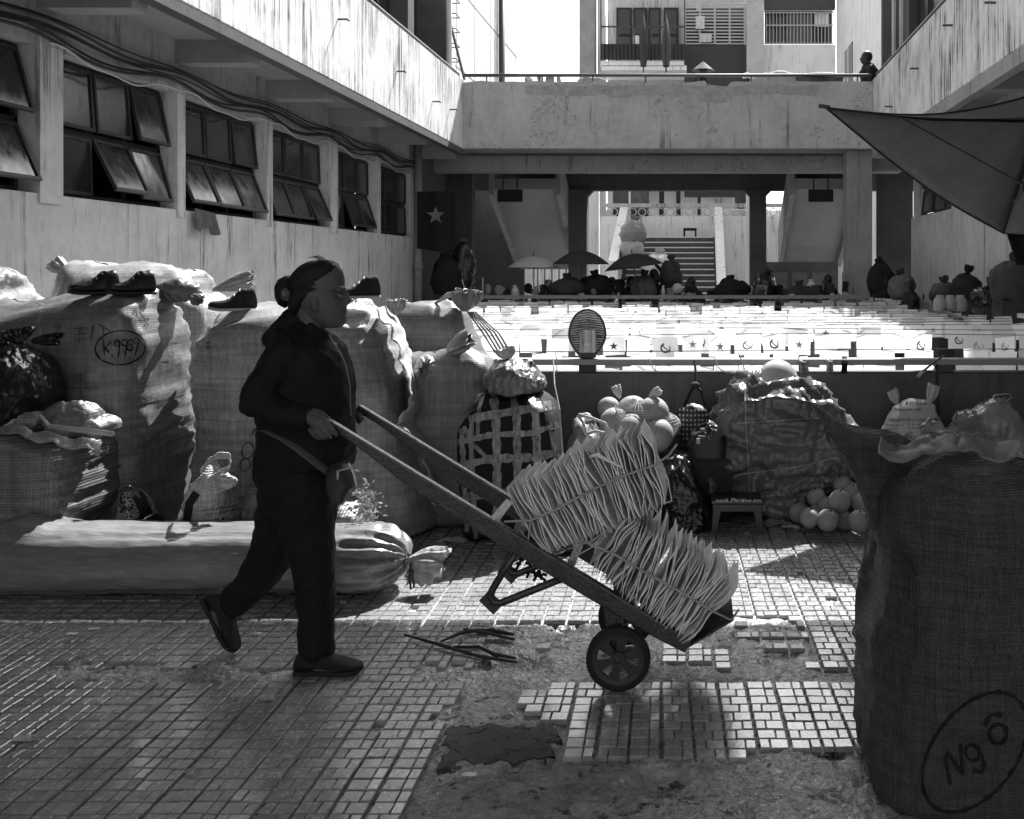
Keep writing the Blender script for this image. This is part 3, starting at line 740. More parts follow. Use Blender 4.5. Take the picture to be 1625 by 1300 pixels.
# ================================================================ market umbrella at the right
um = thing('market_umbrella', (2.4, 7, 0), 'large dark market umbrella tilted over the right side of the railing', 'umbrella')
A = Vector((.91, 7.1, 2.63)); B_ = Vector((2.557, 8.4, 1.795)); C_ = Vector((2.3, 6.2, 2.63)); Dd = B_ + C_ - A
O_ = (A + B_ + C_ + Dd) / 4; nrm = (B_ - A).cross(C_ - A).normalized()
if nrm.z < 0: nrm.negate()
apex = O_ + nrm * .45
mat('canopy', .15, .8, .2, 3, .15, 60, trans=.3)
for p, q in ((A, B_), (A, C_), (B_, Dd), (C_, Dd)):
    b = MB(); b.grid(lambda u, v: (p.lerp(q, u) * (1 - v) + apex * v) - nrm * (.10 * (1 - v) * math.sin(math.pi * u) * (1 - v) + .05 * math.sin(math.pi * v)) * 1.0 + (O_ - p.lerp(q, u)) * .05 * math.sin(math.pi * u) * (1 - v), 14, 12)
    b.build('canopy_panel', MT['canopy'], um, smooth=True, solid=.003)
    b = MB(); b.tube([p.lerp(q, k / 10) - nrm * (.10 * math.sin(math.pi * k / 10)) + (O_ - p.lerp(q, k / 10)) * .05 * math.sin(math.pi * k / 10) for k in range(11)], .007, 6); b.build('hem', MT['black'], um)
for p in (A, B_, C_, Dd):
    b = MB(); b.tube([p - nrm * .004, p.lerp(apex, .5) - nrm * .065, apex - nrm * .05], [.008, .011, .013], 6); b.build('rib', MT['black'], um)
    b = MB(); b.tube([p.lerp(apex, .35) - nrm * .06, O_ - nrm * .15], .008, 6); b.build('strut', MT['metal_dark'], um)
b = MB(); b.tube([apex + nrm * .06, Vector((O_.x + .12, O_.y - .1, -.03))], .025, 10); b.build('pole', MT['metal_dark'], um, smooth=True)
b = MB(); b.tube([O_ - nrm * .17, O_ - nrm * .1], .05, 10); b.build('hub', MT['black'], um)
b = MB(); b.tube([A + Vector((-.05, .0, .012)), A + Vector((.03, 0, 0))], .016, 6); b.build('tip', MT['metal_dark'], um)
# dark cloth hanging by the umbrella corner
b = MB(); q = P(1598, 372, 8.2)
b.grid(lambda u, v: (q.x + u * .5 + .08 * v + .015 * math.sin(u * 11) * v, q.y + .04 * math.sin(u * 7), q.z - v * (.25 - .04 * u)), 14, 6)
tag(b.build('hanging_cloth', MT['black'], None, smooth=True, solid=.004), 'black cloth hanging at the low corner of the market umbrella', 'cloth')

# ================================================================ people
mat('skin', .095, .55, .12, 9, .08, 120, spec=.35)
mat('skin_dark', .05, .6, .2, 9, .05, 90)
mat('hair', .008, .45, .4, 20, .3, 160, spec=.4, stretch=(1, 1, 6))
mat('cloth_black', .010, .75, .35, 6, .3, 160, spec=.25)
mat('cloth_dark', .02, .9, .3, 6, .2, 90, spec=.1)
def remesh(o, vox, it=3, fac=.5):
    md = o.modifiers.new('remesh', 'REMESH'); md.mode = 'VOXEL'; md.voxel_size = vox; md.use_smooth_shade = True
    if it: m2 = o.modifiers.new('smooth', 'SMOOTH'); m2.iterations = it; m2.factor = fac
    return o
def limb(mb, pts, n=12, flat=1.0):
    """pts: (Vector, radius); tapered limb with round ends"""
    ps = [Vector(p) for p, r in pts]; rs = [r for p, r in pts]
    d0 = (ps[0] - ps[1]).normalized(); d1 = (ps[-1] - ps[-2]).normalized()
    P_, R_ = [], []
    for k in (0, 1, 2): a = R(90 - 30 * k); P_.append(ps[0] + d0 * rs[0] * math.sin(a) * .7); R_.append(max(.002, rs[0] * math.cos(a)))
    for i in range(len(ps)):
        P_.append(ps[i]); R_.append(rs[i])
        if i + 1 < len(ps):
            for k in (.33, .67): P_.append(ps[i].lerp(ps[i + 1], k)); R_.append(lerp(rs[i], rs[i + 1], k))
    for k in (2, 1, 0): a = R(90 - 30 * k); P_.append(ps[-1] + d1 * rs[-1] * math.sin(a) * .7); R_.append(max(.002, rs[-1] * math.cos(a)))
    mb.tube(P_, R_, n, True, flat)
def figure(label, base, h=1.6, pose='stand', face=1, hat=None, arm=None, group=None, top='cloth_dark', lean=0):
    """background person; base = ground point under the pelvis; face = +1 looks to +x, -1 to -x, 0 to the viewer"""
    base = Vector(base); s = h / 1.6
    t = thing('person', base, label, 'person', group)
    fx = face
    hip = .84 if pose == 'stand' else .30
    def V(x, y, z): return base + Vector((x * (fx if fx else 1), y, z)) * s
    ln = lean
    neck = V(ln + .02, 0, hip + .50); hd = V(ln + .05, 0, hip + .605)
    cl = MB(); bd = MB()
    limb(cl, [(V(0, 0, hip), .15 * s), (V(ln * .5, 0, hip + .22), .135 * s), (V(ln, 0, hip + .38), .17 * s), (V(ln + .01, 0, hip + .47), .11 * s)])
    for sd in (-1, 1):
        limb(cl, [(V(ln, sd * .10, hip + .42), .08 * s), (V(ln, sd * .18, hip + .41), .06 * s)])
        sh = V(ln, sd * .19, hip + .41)
        if arm and sd == arm[0]: e, w_ = V(*arm[1]), V(*arm[2])
        elif pose == 'stand': e, w_ = V(ln + .0, sd * .22, hip + .13), V(ln + .12, sd * .2, hip - .08)
        else: e, w_ = V(ln + .10, sd * .24, hip + .14), V(ln + .33, sd * .16, hip + .10)
        limb(cl, [(sh, .058 * s), (e, .047 * s), (w_, .036 * s)])
        limb(bd, [(V(ln, 0, hip + .40), .05 * s), (sh, .04 * s), (e, .036 * s), (w_, .03 * s), (w_ + (w_ - e).normalized() * .09 * s, .032 * s), (w_ + (w_ - e).normalized() * .16 * s, .014 * s)])
        if pose == 'stand':
            limb(cl, [(V(0, sd * .085, hip), .1 * s), (V(.03, sd * .09, .45), .07 * s), (V(0, sd * .09, .07), .05 * s)]); limb(bd, [(V(0, sd * .085, hip), .06 * s), (V(.03, sd * .09, .45), .045 * s), (V(0, sd * .09, .06), .04 * s), (V(.13, sd * .09, .035), .033 * s)])
        else:
            limb(cl, [(V(0, sd * .10, hip - .08), .11 * s), (V(.36, sd * .12, hip + .12), .085 * s), (V(.30, sd * .12, .08), .055 * s)]); limb(bd, [(V(0, sd * .10, hip - .05), .06 * s), (V(.36, sd * .12, hip + .12), .05 * s), (V(.30, sd * .12, .06), .042 * s), (V(.44, sd * .12, .035), .033 * s)])
    limb(bd, [(V(0, 0, hip), .1 * s), (V(ln, 0, hip + .40), .11 * s), (neck, .05 * s), (V(ln + .04, 0, hip + .56), .05 * s)])
    bd.ell(hd, (.085 * s, .072 * s, .108 * s)); bd.ell(hd + Vector((.03 * (fx or 0), 0, -.045)) * s, (.06 * s, .055 * s, .06 * s))
    if fx: bd.ell(hd + Vector((.09 * fx, 0, -.012)) * s, (.018 * s, .012 * s, .02 * s), 8, 5)
    else: bd.ell(hd + Vector((0, -.085, -.012)) * s, (.012 * s, .018 * s, .02 * s), 8, 5)
    remesh(bd.build('body', MT['skin_dark'], t, smooth=True), .02 * s, 2)
    remesh(cl.build('clothes', MT[top], t, smooth=True), .022 * s, 3)
    hr = MB(); hr.ell(hd + Vector((-.018 * (fx or 0), .02 if not fx else 0, .025)) * s, (.092 * s, .082 * s, .10 * s)); hr.build('hair', MT['hair'], t, smooth=True)
    if hat == 'cone':
        b = MB(); b.lathe([(.235 * s, -.01), (.24 * s, -.02), (.12 * s, .08 * s), (.012, .17 * s), (.0, .172 * s)], hd + Vector((0, 0, .04 * s)), 20); b.build('conical_hat', mat('straw', .14, .85, .3, 12, .3, 90), t)
    elif hat == 'cap':
        b = MB(); b.ell(hd + Vector((0, 0, .045)) * s, (.125 * s, .12 * s, .075 * s)); b.build('round_hat', MT['plaster_white'], t, smooth=True)
    return t
GZ = 3.9
figure('man in a dark shirt standing at the right end of the upper gallery', (qx(1379, 18.7), 18.7, GZ - .12), 1.82, face=-1, top='cloth_black')
figure('person in a conical hat behind the far gallery parapet', (qx(1112, 18.75), 18.75, GZ), 1.42, face=0, hat='cone')
figure('person in a pale round hat behind the far gallery parapet', (qx(1182, 18.7), 18.7, GZ), 1.28, face=0, hat='cap')
figure('person raising an arm beside the umbrellas at the far rail', (qx(1035, 18.3), 18.3, .0), 1.55, face=1, arm=(1, (.22, .16, 1.46), (.05, .14, 1.66)), top='cloth_black')
figure('person seated low in front of the wide stair, dark back to us', (qx(1108, 18.1), 18.1, .45), 1.45, 'sit', face=-1, lean=.1)
figure('person sitting under the right dark umbrella at the far rail', (qx(992, 18.2), 18.2, .42), 1.5, 'sit', face=1, lean=.08)
figure('person half hidden behind the panel board at the far right rail', (qx(1325, 18.2), 18.2, .45), 1.5, 'sit', face=-1, lean=.1)
figure('person beside the heaped clothes at the dark left end of the passage', (qx(745, 18.3), 18.3, 0), 1.5, face=1)
figure('person seated against the right wall behind the side rail', (qx(1452, 14.6), 14.6, .40), 1.5, 'sit', face=-1, lean=.06, top='cloth_black')
figure('person crouching in the dark corner by the far right column', (qx(1402, 17.0), 17.0, .42), 1.5, 'sit', face=1, top='cloth_black')

figure('person standing with a bag just right of the pale dotted umbrella', (qx(868, 18.6), 18.6, 0), 1.35, face=1)
figure('person bending forward between the two dark umbrellas', (qx(958, 18.5), 18.5, 0), 1.4, face=1, lean=.14, top='cloth_black')
figure('person sitting low at the foot of the dark passage column', (qx(1212, 18.3), 18.3, .45), 1.35, 'sit', face=-1, lean=.1)
figure('small figure squatting in the middle of the far rail', (qx(1160, 18.2), 18.2, .42), 1.25, 'sit', face=1, lean=.15, top='cloth_black')
# umbrellas of the far sellers
def parasol(px, py, d, rad, h, label, m, tilt=0, dots=False):
    c = P(px, py, d); t = thing('sun_umbrella', (c.x, c.y, 0), label, 'umbrella')
    M = Matrix.Rotation(tilt, 3, 'Y'); n = 8; b = MB()
    def f(u, v):
        th = u * 2 * math.pi; rr = rad * v; sc = 1 - .07 * (1 - abs(math.cos(th * n / 2))) * v
        q = Vector((rr * sc * math.cos(th), rr * sc * math.sin(th), -h * v ** 1.9)); return c + M @ q
    b.grid(f, 48, 10, True); b.build('canopy', m, t, smooth=True, solid=.003)
    b = MB(); b.tube([c + M @ Vector((0, 0, .08)), c + M @ Vector((0, 0, -.9)), c + M @ Vector((0, 0, -1.2))], .012, 6); b.build('pole', MT['metal_dark'], t)
    for k in range(n):
        b = MB(); a = 2 * math.pi * k / n; b.tube([c + M @ Vector((rad * v * math.cos(a), rad * v * math.sin(a), -h * v ** 1.9 - .01)) for v in (0, .35, .7, 1)], .006, 4); b.build('rib', MT['metal_dark'], t)
mat('brolly', .03, .7, .2, 4, .1, 40, trans=.1)
mat('brolly_dots', .55, .8, .1, 5, .1, 40, spots=(.1, .62, 14), trans=.35)
parasol(847, 407, 18.2, .47, .20, 'pale dotted sun umbrella, leftmost of the three at the far rail', MT['brolly_dots'])
parasol(922, 398, 18.0, .50, .24, 'dark sun umbrella, middle of the three at the far rail', MT['brolly'])
parasol(1003, 403, 17.8, .52, .24, 'dark tilted sun umbrella, rightmost of the three at the far rail', MT['brolly'], R(-8))
# standard with a star hung in the dark corner
fl = thing('hanging_flag', (qx(692, 17.9), 17.9, 2), 'dark flag with a pale star hanging in the left corner of the passage', 'flag')
q = P(692, 342, 17.6); b = MB(); b.grid(lambda u, v: (q.x - .34 + u * .66, q.y + .03 + .03 * math.sin(u * 9), q.z + .42 - v * 1.0 - .1 * u * v), 16, 10); b.build('cloth', MT['cloth_dark'], fl, smooth=True)
b = MB(); sp = star_pts(.165); b.add([(q.x, q.y - .03, q.z)] + [(q.x + x, q.y - .03, q.z + z) for x, z in sp], [(0, 1 + i, 1 + (i + 1) % 10) for i in range(10)]); b.build('star', mat('star_pale', .16, .9, .1), fl)
# ================================================================ soft goods
mat('bale', .25, .42, .25, 4, .07, 200, spec=.7, weave=(190, .08))
mat('bale_dark', .14, .42, .25, 4, .07, 200, spec=.7, weave=(190, .09))
mat('bale_net', .15, .45, .3, 4, .2, 200, spec=.6, weave=(150, .14))
mat('sack_black', .10, .6, .25, 3, .6, 200, spec=.4, weave=(400, .15))
mat('plastic_black', .012, .22, .3, 6, .3, 14, spec=.5, wave=(9, 6))
mat('plastic_clear', .52, .22, .2, 5, .5, 16, spec=.5, trans=.25, wave=(7, 7))
mat('plastic_grey', .16, .25, .4, 6, .5, 14, spec=.5, wave=(7, 8))
mat('roll_plastic', .20, .24, .35, 3, .6, 14, spec=.6, stretch=(.35, 3, 3), gloss_noise=.1)
mat('tape', .25, .3, .5, 16, .5, 26, spec=.6, stretch=(3, 1, 1), alpha=.82)
mat('ink', .010, .8, .1)
mat('ink_soft', .07, .9, .2)
mat('ink_white', .65, .8, .1)
mat('rope', .42, .9, .3, 40, .3, 120)
mat('string_dark', .04, .9, .3, 30)

def loft(left, right, top, D, dep, bot=None, ex=4.4, tr=.16, br=.05, cr=.10, nu=88, n1=38, n2=14, skL=-.3, skR=.3):
    """upright soft body whose outline follows traced edges; returns a builder"""
    dl, dr = D + skL * dep, D + skR * dep
    zL = sorted([(P(x, y, dl).z, P(x, y, dl).x) for x, y in left]); zR = sorted([(P(x, y, dr).z, P(x, y, dr).x) for x, y in right])
    tp = sorted([(P(x, y, D).x, P(x, y, D).z) for x, y in top])
    bt = sorted([(P(x, y, D).x, P(x, y, D).z) for x, y in bot]) if bot else None
    zt = max(z for x, z in tp); m = MB(); rings = []
    for k in range(n1 + 1): rings.append((k / n1 * (1 - tr), 0))
    for k in range(1, n2 + 1): rings.append((1 - tr, R(88) * k / n2))
    rows = []
    for t, ph in rings:
        tt = t + tr * math.sin(ph) if ph else t
        kd = math.cos(ph); kw = 1 - cr * (1 - math.cos(ph))
        if t < br: kd *= .82 + .18 * math.sin(math.pi / 2 * t / br); kw *= .95 + .05 * math.sin(math.pi / 2 * t / br)
        rows.append((tt, kd, kw))
    zmid = (min(z for x, z in bt) if bt else 0)
    for tt, kd, kw in rows:
        zn = zmid + tt * (zt - zmid)
        xl, xr = interp(zL, zn), interp(zR, zn); c, hw = (xl + xr) / 2, (xr - xl) / 2 * kw
        for j in range(nu):
            th = 2 * math.pi * j / nu; cs, sn = math.cos(th), math.sin(th)
            x = c + hw * math.copysign(abs(cs) ** (2 / ex), cs); y = D + dep / 2 * kd * math.copysign(abs(sn) ** (2 / ex), sn)
            zb_ = interp(bt, x) if bt else 0.0
            m.v.append((x, y, zb_ + tt * (interp(tp, x) - zb_)))
    nr = len(rows)
    for i in range(nr - 1):
        for j in range(nu): m.f.append([i * nu + j, i * nu + (j + 1) % nu, (i + 1) * nu + (j + 1) % nu, (i + 1) * nu + j]); m.m.append(0)
    m.f.append(list(range(nu - 1, -1, -1))); m.m.append(0)
    return m
def tuft(base, dr, ln, r, seed=0, n=36, pl=9, neck=.25):
    """gathered end of a tied bag: pinched neck flaring into pleats"""
    base = Vector(base); dr = Vector(dr).normalized(); a = dr.orthogonal().normalized(); c = dr.cross(a); m = MB()
    def f(u, v):
        th = 2 * math.pi * u
        pr = neck + (1 - neck) * math.sin(min(1, v * 1.15) * math.pi * .62) if v > 0 else neck
        w_ = 1 + .38 * v * math.sin(th * pl + seed) + .3 * v * noise.noise(Vector((math.cos(th) * 2 + seed, math.sin(th) * 2, v * 2)))
        q = base + dr * ln * (v + .18 * v * noise.noise(Vector((math.cos(th) * 1.5, math.sin(th) * 1.5, seed)))) + (a * math.cos(th) + c * math.sin(th) * .6) * r * pr * w_
        return q
    m.grid(f, n, 12, True); return m
def bvh_of(o):
    me = o.data; wl = WL[o]; return BVHTree.FromPolygons([v.co + wl for v in me.vertices], [tuple(p.vertices) for p in me.polygons])
CAMP = Vector((0, 0, CH))
def hit(bv, px, py, off):
    d = (P(px, py, 1) - CAMP).normalized(); h = bv.ray_cast(CAMP, d)
    return None if h[0] is None else h[0] - d * off
def ribbon(bv, pts, wpx, off=.004, step=4, jit=0):
    """flat ribbon (marker stroke, tape) laid on a surface along a traced line"""
    m = MB(); dense = []
    for (x0, y0), (x1, y1) in zip(pts, pts[1:]):
        n = max(1, int(math.hypot(x1 - x0, y1 - y0) / step))
        dense += [(lerp(x0, x1, k / n), lerp(y0, y1, k / n)) for k in range(n)]
    dense.append(pts[-1]); prev = None
    for i, (x, y) in enumerate(dense):
        x0, y0 = dense[max(0, i - 1)]; x1, y1 = dense[min(len(dense) - 1, i + 1)]; L = math.hypot(x1 - x0, y1 - y0) or 1
        nx, ny = -(y1 - y0) / L * wpx / 2, (x1 - x0) / L * wpx / 2
        if jit: nx *= 1 + jit * noise.noise(Vector((x * .1, y * .1, 0))); ny *= 1 + jit * noise.noise(Vector((x * .1, y * .1, 0)))
        row = [hit(bv, x + nx * s, y + ny * s, off) for s in (-1, -.33, .33, 1)]
        if None in row: prev = None; continue
        n = len(m.v); m.v += [tuple(q) for q in row]
        if prev is not None and (Vector(m.v[prev]) - row[0]).length < .2:
            for k in range(3): m.f.append([prev + k, prev + k + 1, n + k + 1, n + k]); m.m.append(0)
        prev = n
    return m
def strokes(o, par, lines, wpx, m, name='lettering', off=.004):
    bv = bvh_of(o); a = MB()
    for ln in lines:
        r = ribbon(bv, ln, wpx, off, 3, .9); a.add(r.v, r.f)
    if a.v: return a.build(name, m, par)
def circ(cx, cy, rx, ry, rot=0, a0=0, a1=360, n=40):
    r = []
    for k in range(n + 1):
        t = R(lerp(a0, a1, k / n)); x, y = rx * math.cos(t), ry * math.sin(t); r.append((cx + x * math.cos(rot) - y * math.sin(rot), cy + x * math.sin(rot) + y * math.cos(rot)))
    return r
def text_on(o, par, txt, x, y, size, m, rot=0, shear=0, off=.004, mirror=False, place=None):
    cu = bpy.data.curves.new('lettering', 'FONT'); cu.body = txt; cu.size = 1; cu.resolution_u = 2; cu.shear = shear
    to = bpy.data.objects.new('lettering', cu); COL.objects.link(to); dg = bpy.context.evaluated_depsgraph_get()
    me = bpy.data.meshes.new_from_object(to.evaluated_get(dg)); bpy.data.objects.remove(to)
    bv = bvh_of(o) if o else None; b = MB(); ok = []
    for v in me.vertices:
        u, w_ = v.co.x * size * (-1 if mirror else 1), -v.co.y * size
        px, py = x + u * math.cos(rot) - w_ * math.sin(rot), y + u * math.sin(rot) + w_ * math.cos(rot)
        q = place(px, py) if place else hit(bv, px, py, off)
        ok.append(q is not None); b.v.append(tuple(q) if q else (0, 0, 0))
    for p in me.polygons:
        if all(ok[i] for i in p.vertices): b.f.append(list(p.vertices)); b.m.append(0)
    if not b.f: return
    used = sorted({i for f in b.f for i in f}); mp_ = {i: k for k, i in enumerate(used)}
    b.v = [b.v[i] for i in used]; b.f = [[mp_[i] for i in f] for f in b.f]
    return b.build('lettering', m, par)
def place_bag(name, label, cat, m, mb, D, group=None, part_name='cloth', solid=0):
    xs = [v[0] for v in mb.v]; t = thing(name, ((min(xs) + max(xs)) / 2, D, max(0, min(v[2] for v in mb.v))), label, cat, group)
    return t, mb.build(part_name, MT[m] if isinstance(m, str) else m, t, smooth=True, solid=solid)
def addt(par, name, m, mb): return mb.build(name, MT[m] if isinstance(m, str) else m, par, smooth=True, solid=.002)

# --- big bales
G_B = 'bales of woven cloth by the left wall'
mb = loft([(-75, 500), (-80, 900)], [(290, 480), (300, 520), (304, 600), (306, 700), (300, 800), (300, 900)],
          [(-80, 485), (40, 482), (75, 476), (120, 466), (160, 462), (200, 465), (240, 459), (275, 470), (296, 488)], 5.6, .78)
wrinkle(mb, .030, (3, 3, 2.2), 1); wrinkle(mb, .026, (4, 4, 15), 2, 3, .85); wrinkle(mb, .006, (26, 26, 40), 3, 2, .5)
baleA, oA = place_bag('bale', 'large woven bale marked with a circled number, two shoes on top', 'bale', 'bale_dark', mb, 5.6, G_B)
strokes(oA, baleA, [circ(191, 552, 40, 27, -.08)] + [[(164, 540), (166, 565)], [(176, 541), (167, 553), (179, 566)]] +
        [circ(186, 545, 4, 5, 0), [(190, 545), (188, 566)], circ(198, 544, 4, 5), [(202, 543), (198, 566)], circ(207, 543, 4, 4), circ(206, 552, 4, 5), circ(217, 541, 4, 5), [(221, 541), (214, 565)]], 2.0, MT['ink'])
strokes(oA, baleA, [[(84, 520), (98, 519)], [(82, 530), (102, 528)], [(92, 512), (92, 552)], [(86, 514), (90, 518)], [(98, 512), (95, 518)],
                    [(117, 522), (136, 520)], [(118, 531), (138, 529)], [(127, 520), (126, 545)], [(119, 540), (136, 537)],
                    [(148, 516), (144, 540)], [(156, 514), (175, 526)], [(164, 518), (163, 540)], [(150, 525), (152, 528)],
                    [(208, 500), (215, 492), (218, 503)], [(222, 492), (228, 505)], [(230, 505), (236, 516)], [(236, 505), (229, 518)],
                    [(120, 595), (135, 594)], [(122, 604), (134, 603)], [(112, 617), (146, 616)], [(128, 592), (127, 632)], [(121, 595), (121, 606)], [(135, 595), (135, 606)]], 1.5, MT['ink_soft'])
b = ribbon(bvh_of(oA), [(66, 478), (64, 500), (62, 545)], 6, .004); b.build('tape', MT['tape'], baleA)
mb = loft([(80, 450), (74, 470), (74, 800)], [(350, 445), (372, 465), (380, 500), (380, 800)],
          [(72, 445), (84, 426), (105, 418), (150, 416), (200, 421), (260, 422), (320, 432), (356, 446), (378, 476)], 6.65, .75)
wrinkle(mb, .035, (3, 3, 3), 4); wrinkle(mb, .02, (10, 10, 9), 5, 3, .6)
baleB, oB = place_bag('bale', 'bale lying behind the shoes against the left wall, both ends knotted', 'bale', 'bale', mb, 6.65, G_B)
addt(baleB, 'knot', 'bale', tuft(P(104, 432, 6.5), (-.7, 0, .6), .10, .05, 1)); addt(baleB, 'knot', 'bale', tuft(P(338, 460, 6.45), (.92, -.1, .27), .27, .055, 2))
mb = loft([(-60, 440), (-60, 800)], [(52, 445), (66, 470), (70, 500), (70, 800)], [(-60, 425), (0, 430), (25, 440), (50, 458), (68, 480)], 6.3, .6)
wrinkle(mb, .03, (4, 4, 4), 6); wrinkle(mb, .02, (14, 14, 9), 7, 3, .7)
place_bag('bale', 'pale bale top with loose ties at the left edge of the picture', 'bale', 'plastic_clear', mb, 6.3, G_B)
mb = loft([(322, 500), (306, 530), (303, 600), (306, 700), (302, 890)],
          [(598, 478), (624, 500), (640, 545), (662, 600), (667, 650), (680, 690), (694, 740), (708, 790), (714, 850), (712, 890)],
          [(303, 530), (316, 505), (340, 495), (390, 487), (450, 486), (530, 484), (575, 476), (602, 478), (630, 496), (660, 530), (720, 600)], 5.85, .80, tr=.14)
wrinkle(mb, .032, (3, 3, 2.4), 8); wrinkle(mb, .024, (4, 4, 14), 9, 3, .85); wrinkle(mb, .006, (26, 26, 40), 10, 2, .5)
baleC, oC = place_bag('bale', 'wide woven bale right behind the walking person', 'bale', 'bale', mb, 5.85, G_B)
strokes(oC, baleC, [circ(393, 715, 9, 13, .2), circ(389, 738, 8, 10, .3), [(400, 690), (403, 680), (413, 700)], circ(330, 552, 3, 3), [(327, 545), (333, 543)]], 2.0, MT['ink_soft'])
addt(baleC, 'knot', 'bale', tuft(P(628, 500, 5.9), (.1, -.1, 1), .09, .05, 3))
# sewn loose edge on that bale's right side, sunlight put into its paler colour
b = MB(); eg = [(612, 486), (640, 520), (652, 560), (664, 600), (669, 640), (672, 675), (684, 715), (698, 755), (706, 800)]
def seam(u, v):
    k = u * (len(eg) - 1); i = min(int(k), len(eg) - 2); x = lerp(eg[i][0], eg[i + 1][0], k - i); y = lerp(eg[i][1], eg[i + 1][1], k - i)
    wd = 16 + 15 * abs(noise.noise(Vector((u * 9, 1, 0)))) + (26 * max(0, 1 - abs(u - .60) / .10))
    q = P(x - wd * v, y + 3 * v, lerp(5.95, 5.52, v) - .02); return q + Vector((0, 0, .012 * math.sin(u * 70) * v))
b.grid(seam, 90, 6); wrinkle(b, .012, (20, 20, 20), 5)
b.build('seam_edge', mat('bale_edge_sunlit', .42, .9, .2, 8, .5, 90, spec=.1), baleC, smooth=True, solid=.004)
mb = loft([(600, 500), (600, 900)], [(735, 482), (756, 515), (790, 545), (806, 575), (806, 900)], [(600, 500), (640, 484), (690, 478), (735, 481), (758, 508), (790, 540), (812, 560)], 6.35, .42)
wrinkle(mb, .02, (4, 4, 4), 11); wrinkle(mb, .018, (12, 12, 8), 12, 3, .7)
baleD, oD = place_bag('bale', 'dark bale behind with a tall crumpled knot at its corner', 'bale', 'bale_dark', mb, 6.35, G_B)
addt(baleD, 'knot', 'bale_dark', tuft(P(738, 494, 6.3), (.12, -.1, 1), .13, .085, 5, pl=7)); 
b = MB(); b.tube([P(690, 482, 6.3), P(712, 468, 6.25), P(735, 461, 6.2)], [.006, .018, .004], 6); b.build('cloth_tip', MT['bale'], baleD, smooth=True)
b = MB()
for k in range(5): b.tube([P(742 + k * 3, 495, 6.25), P(764 + k * 7, 525 + k, 6.2), P(786 + k * 6, 560, 6.15)], .006, 5)
b.build('gathered_cord', MT['bale'], baleD, smooth=True)
mb = loft([(640, 570), (640, 900)], [(750, 548), (788, 570), (800, 620), (800, 900)], [(640, 562), (670, 560), (700, 555), (740, 546), (770, 548), (800, 572)], 5.98, .42)
wrinkle(mb, .02, (4, 4, 4), 13); wrinkle(mb, .014, (9, 9, 16), 14, 3, .7)
baleE, oE = place_bag('bale', 'dark bale standing between the wide bale and the taped bag', 'bale', 'bale_dark', mb, 5.98, G_B)
addt(baleE, 'knot', 'bale_dark', tuft(P(712, 556, 5.85), (.8, -.2, .45), .15, .06, 6, pl=6, neck=.6)); addt(baleE, 'knot', 'bale', tuft(P(668, 568, 5.8), (.3, -.5, -.4), .10, .06, 7))

# --- taped striped bag and the bag on it
mb = loft([(748, 640), (728, 665), (724, 700), (729, 780), (736, 880)], [(866, 618), (887, 640), (893, 690), (890, 780), (894, 880)], [(726, 660), (736, 636), (770, 624), (830, 619), (872, 620), (892, 636)], 5.72, .50, tr=.10, ex=6, cr=.05)
wrinkle(mb, .018, (5, 5, 4), 15); wrinkle(mb, .008, (16, 16, 16), 16)
tb, oT = place_bag('taped_bag', 'black bulging bag wrapped in bands of pale packing tape', 'bag', 'cloth_black', mb, 5.72)
bv = bvh_of(oT)
for ln, wd in (([(782, 622), (787, 660), (789, 740), (788, 860)], 13), ([(812, 620), (820, 660), (821, 740), (824, 860)], 12), ([(842, 620), (850, 660), (853, 740), (856, 860)], 12),
               ([(735, 645), (733, 700), (736, 760), (741, 870)], 9), ([(752, 634), (747, 690), (750, 760), (756, 870)], 8), ([(766, 626), (760, 650), (757, 700)], 6),
               ([(727, 668), (760, 662), (820, 652), (889, 640)], 13), ([(727, 702), (780, 690), (840, 688), (892, 672)], 9), ([(729, 740), (780, 728), (850, 726), (891, 716)], 12), ([(732, 790), (790, 782), (850, 784), (891, 776)], 13), ([(734, 672), (750, 705), (790, 742)], 6)):
    r = ribbon(bv, ln, wd, .006, 5, .5)
    if r.f: r.build('tape', MT['tape'], tb, smooth=True)
b = MB(); b.tube([P(878, 570, 5.75), P(880, 610, 5.6), P(888, 650, 5.5), P(893, 720, 5.48), P(890, 780, 5.5)], .005, 5); b.build('cord', MT['rope'], tb)
mb = loft([(776, 578), (765, 597), (766, 612), (772, 624)], [(850, 576), (866, 594), (868, 608), (860, 624)], [(764, 595), (778, 578), (806, 570), (850, 576), (868, 594)], 5.7, .38, bot=[(764, 618), (815, 622), (868, 618)], tr=.5, n1=20, n2=18, ex=2.4)
wrinkle(mb, .02, (12, 12, 7), 17, 3, .7); wrinkle(mb, .01, (30, 30, 20), 18, 2, .7)
pb, o = place_bag('plastic_bag', 'tied shiny plastic bag lying on the taped black bag', 'bag', 'plastic_grey', mb, 5.7)
addt(pb, 'knot', 'plastic_clear', tuft(P(806, 572, 5.7), (-.2, 0, 1), .07, .05, 3))

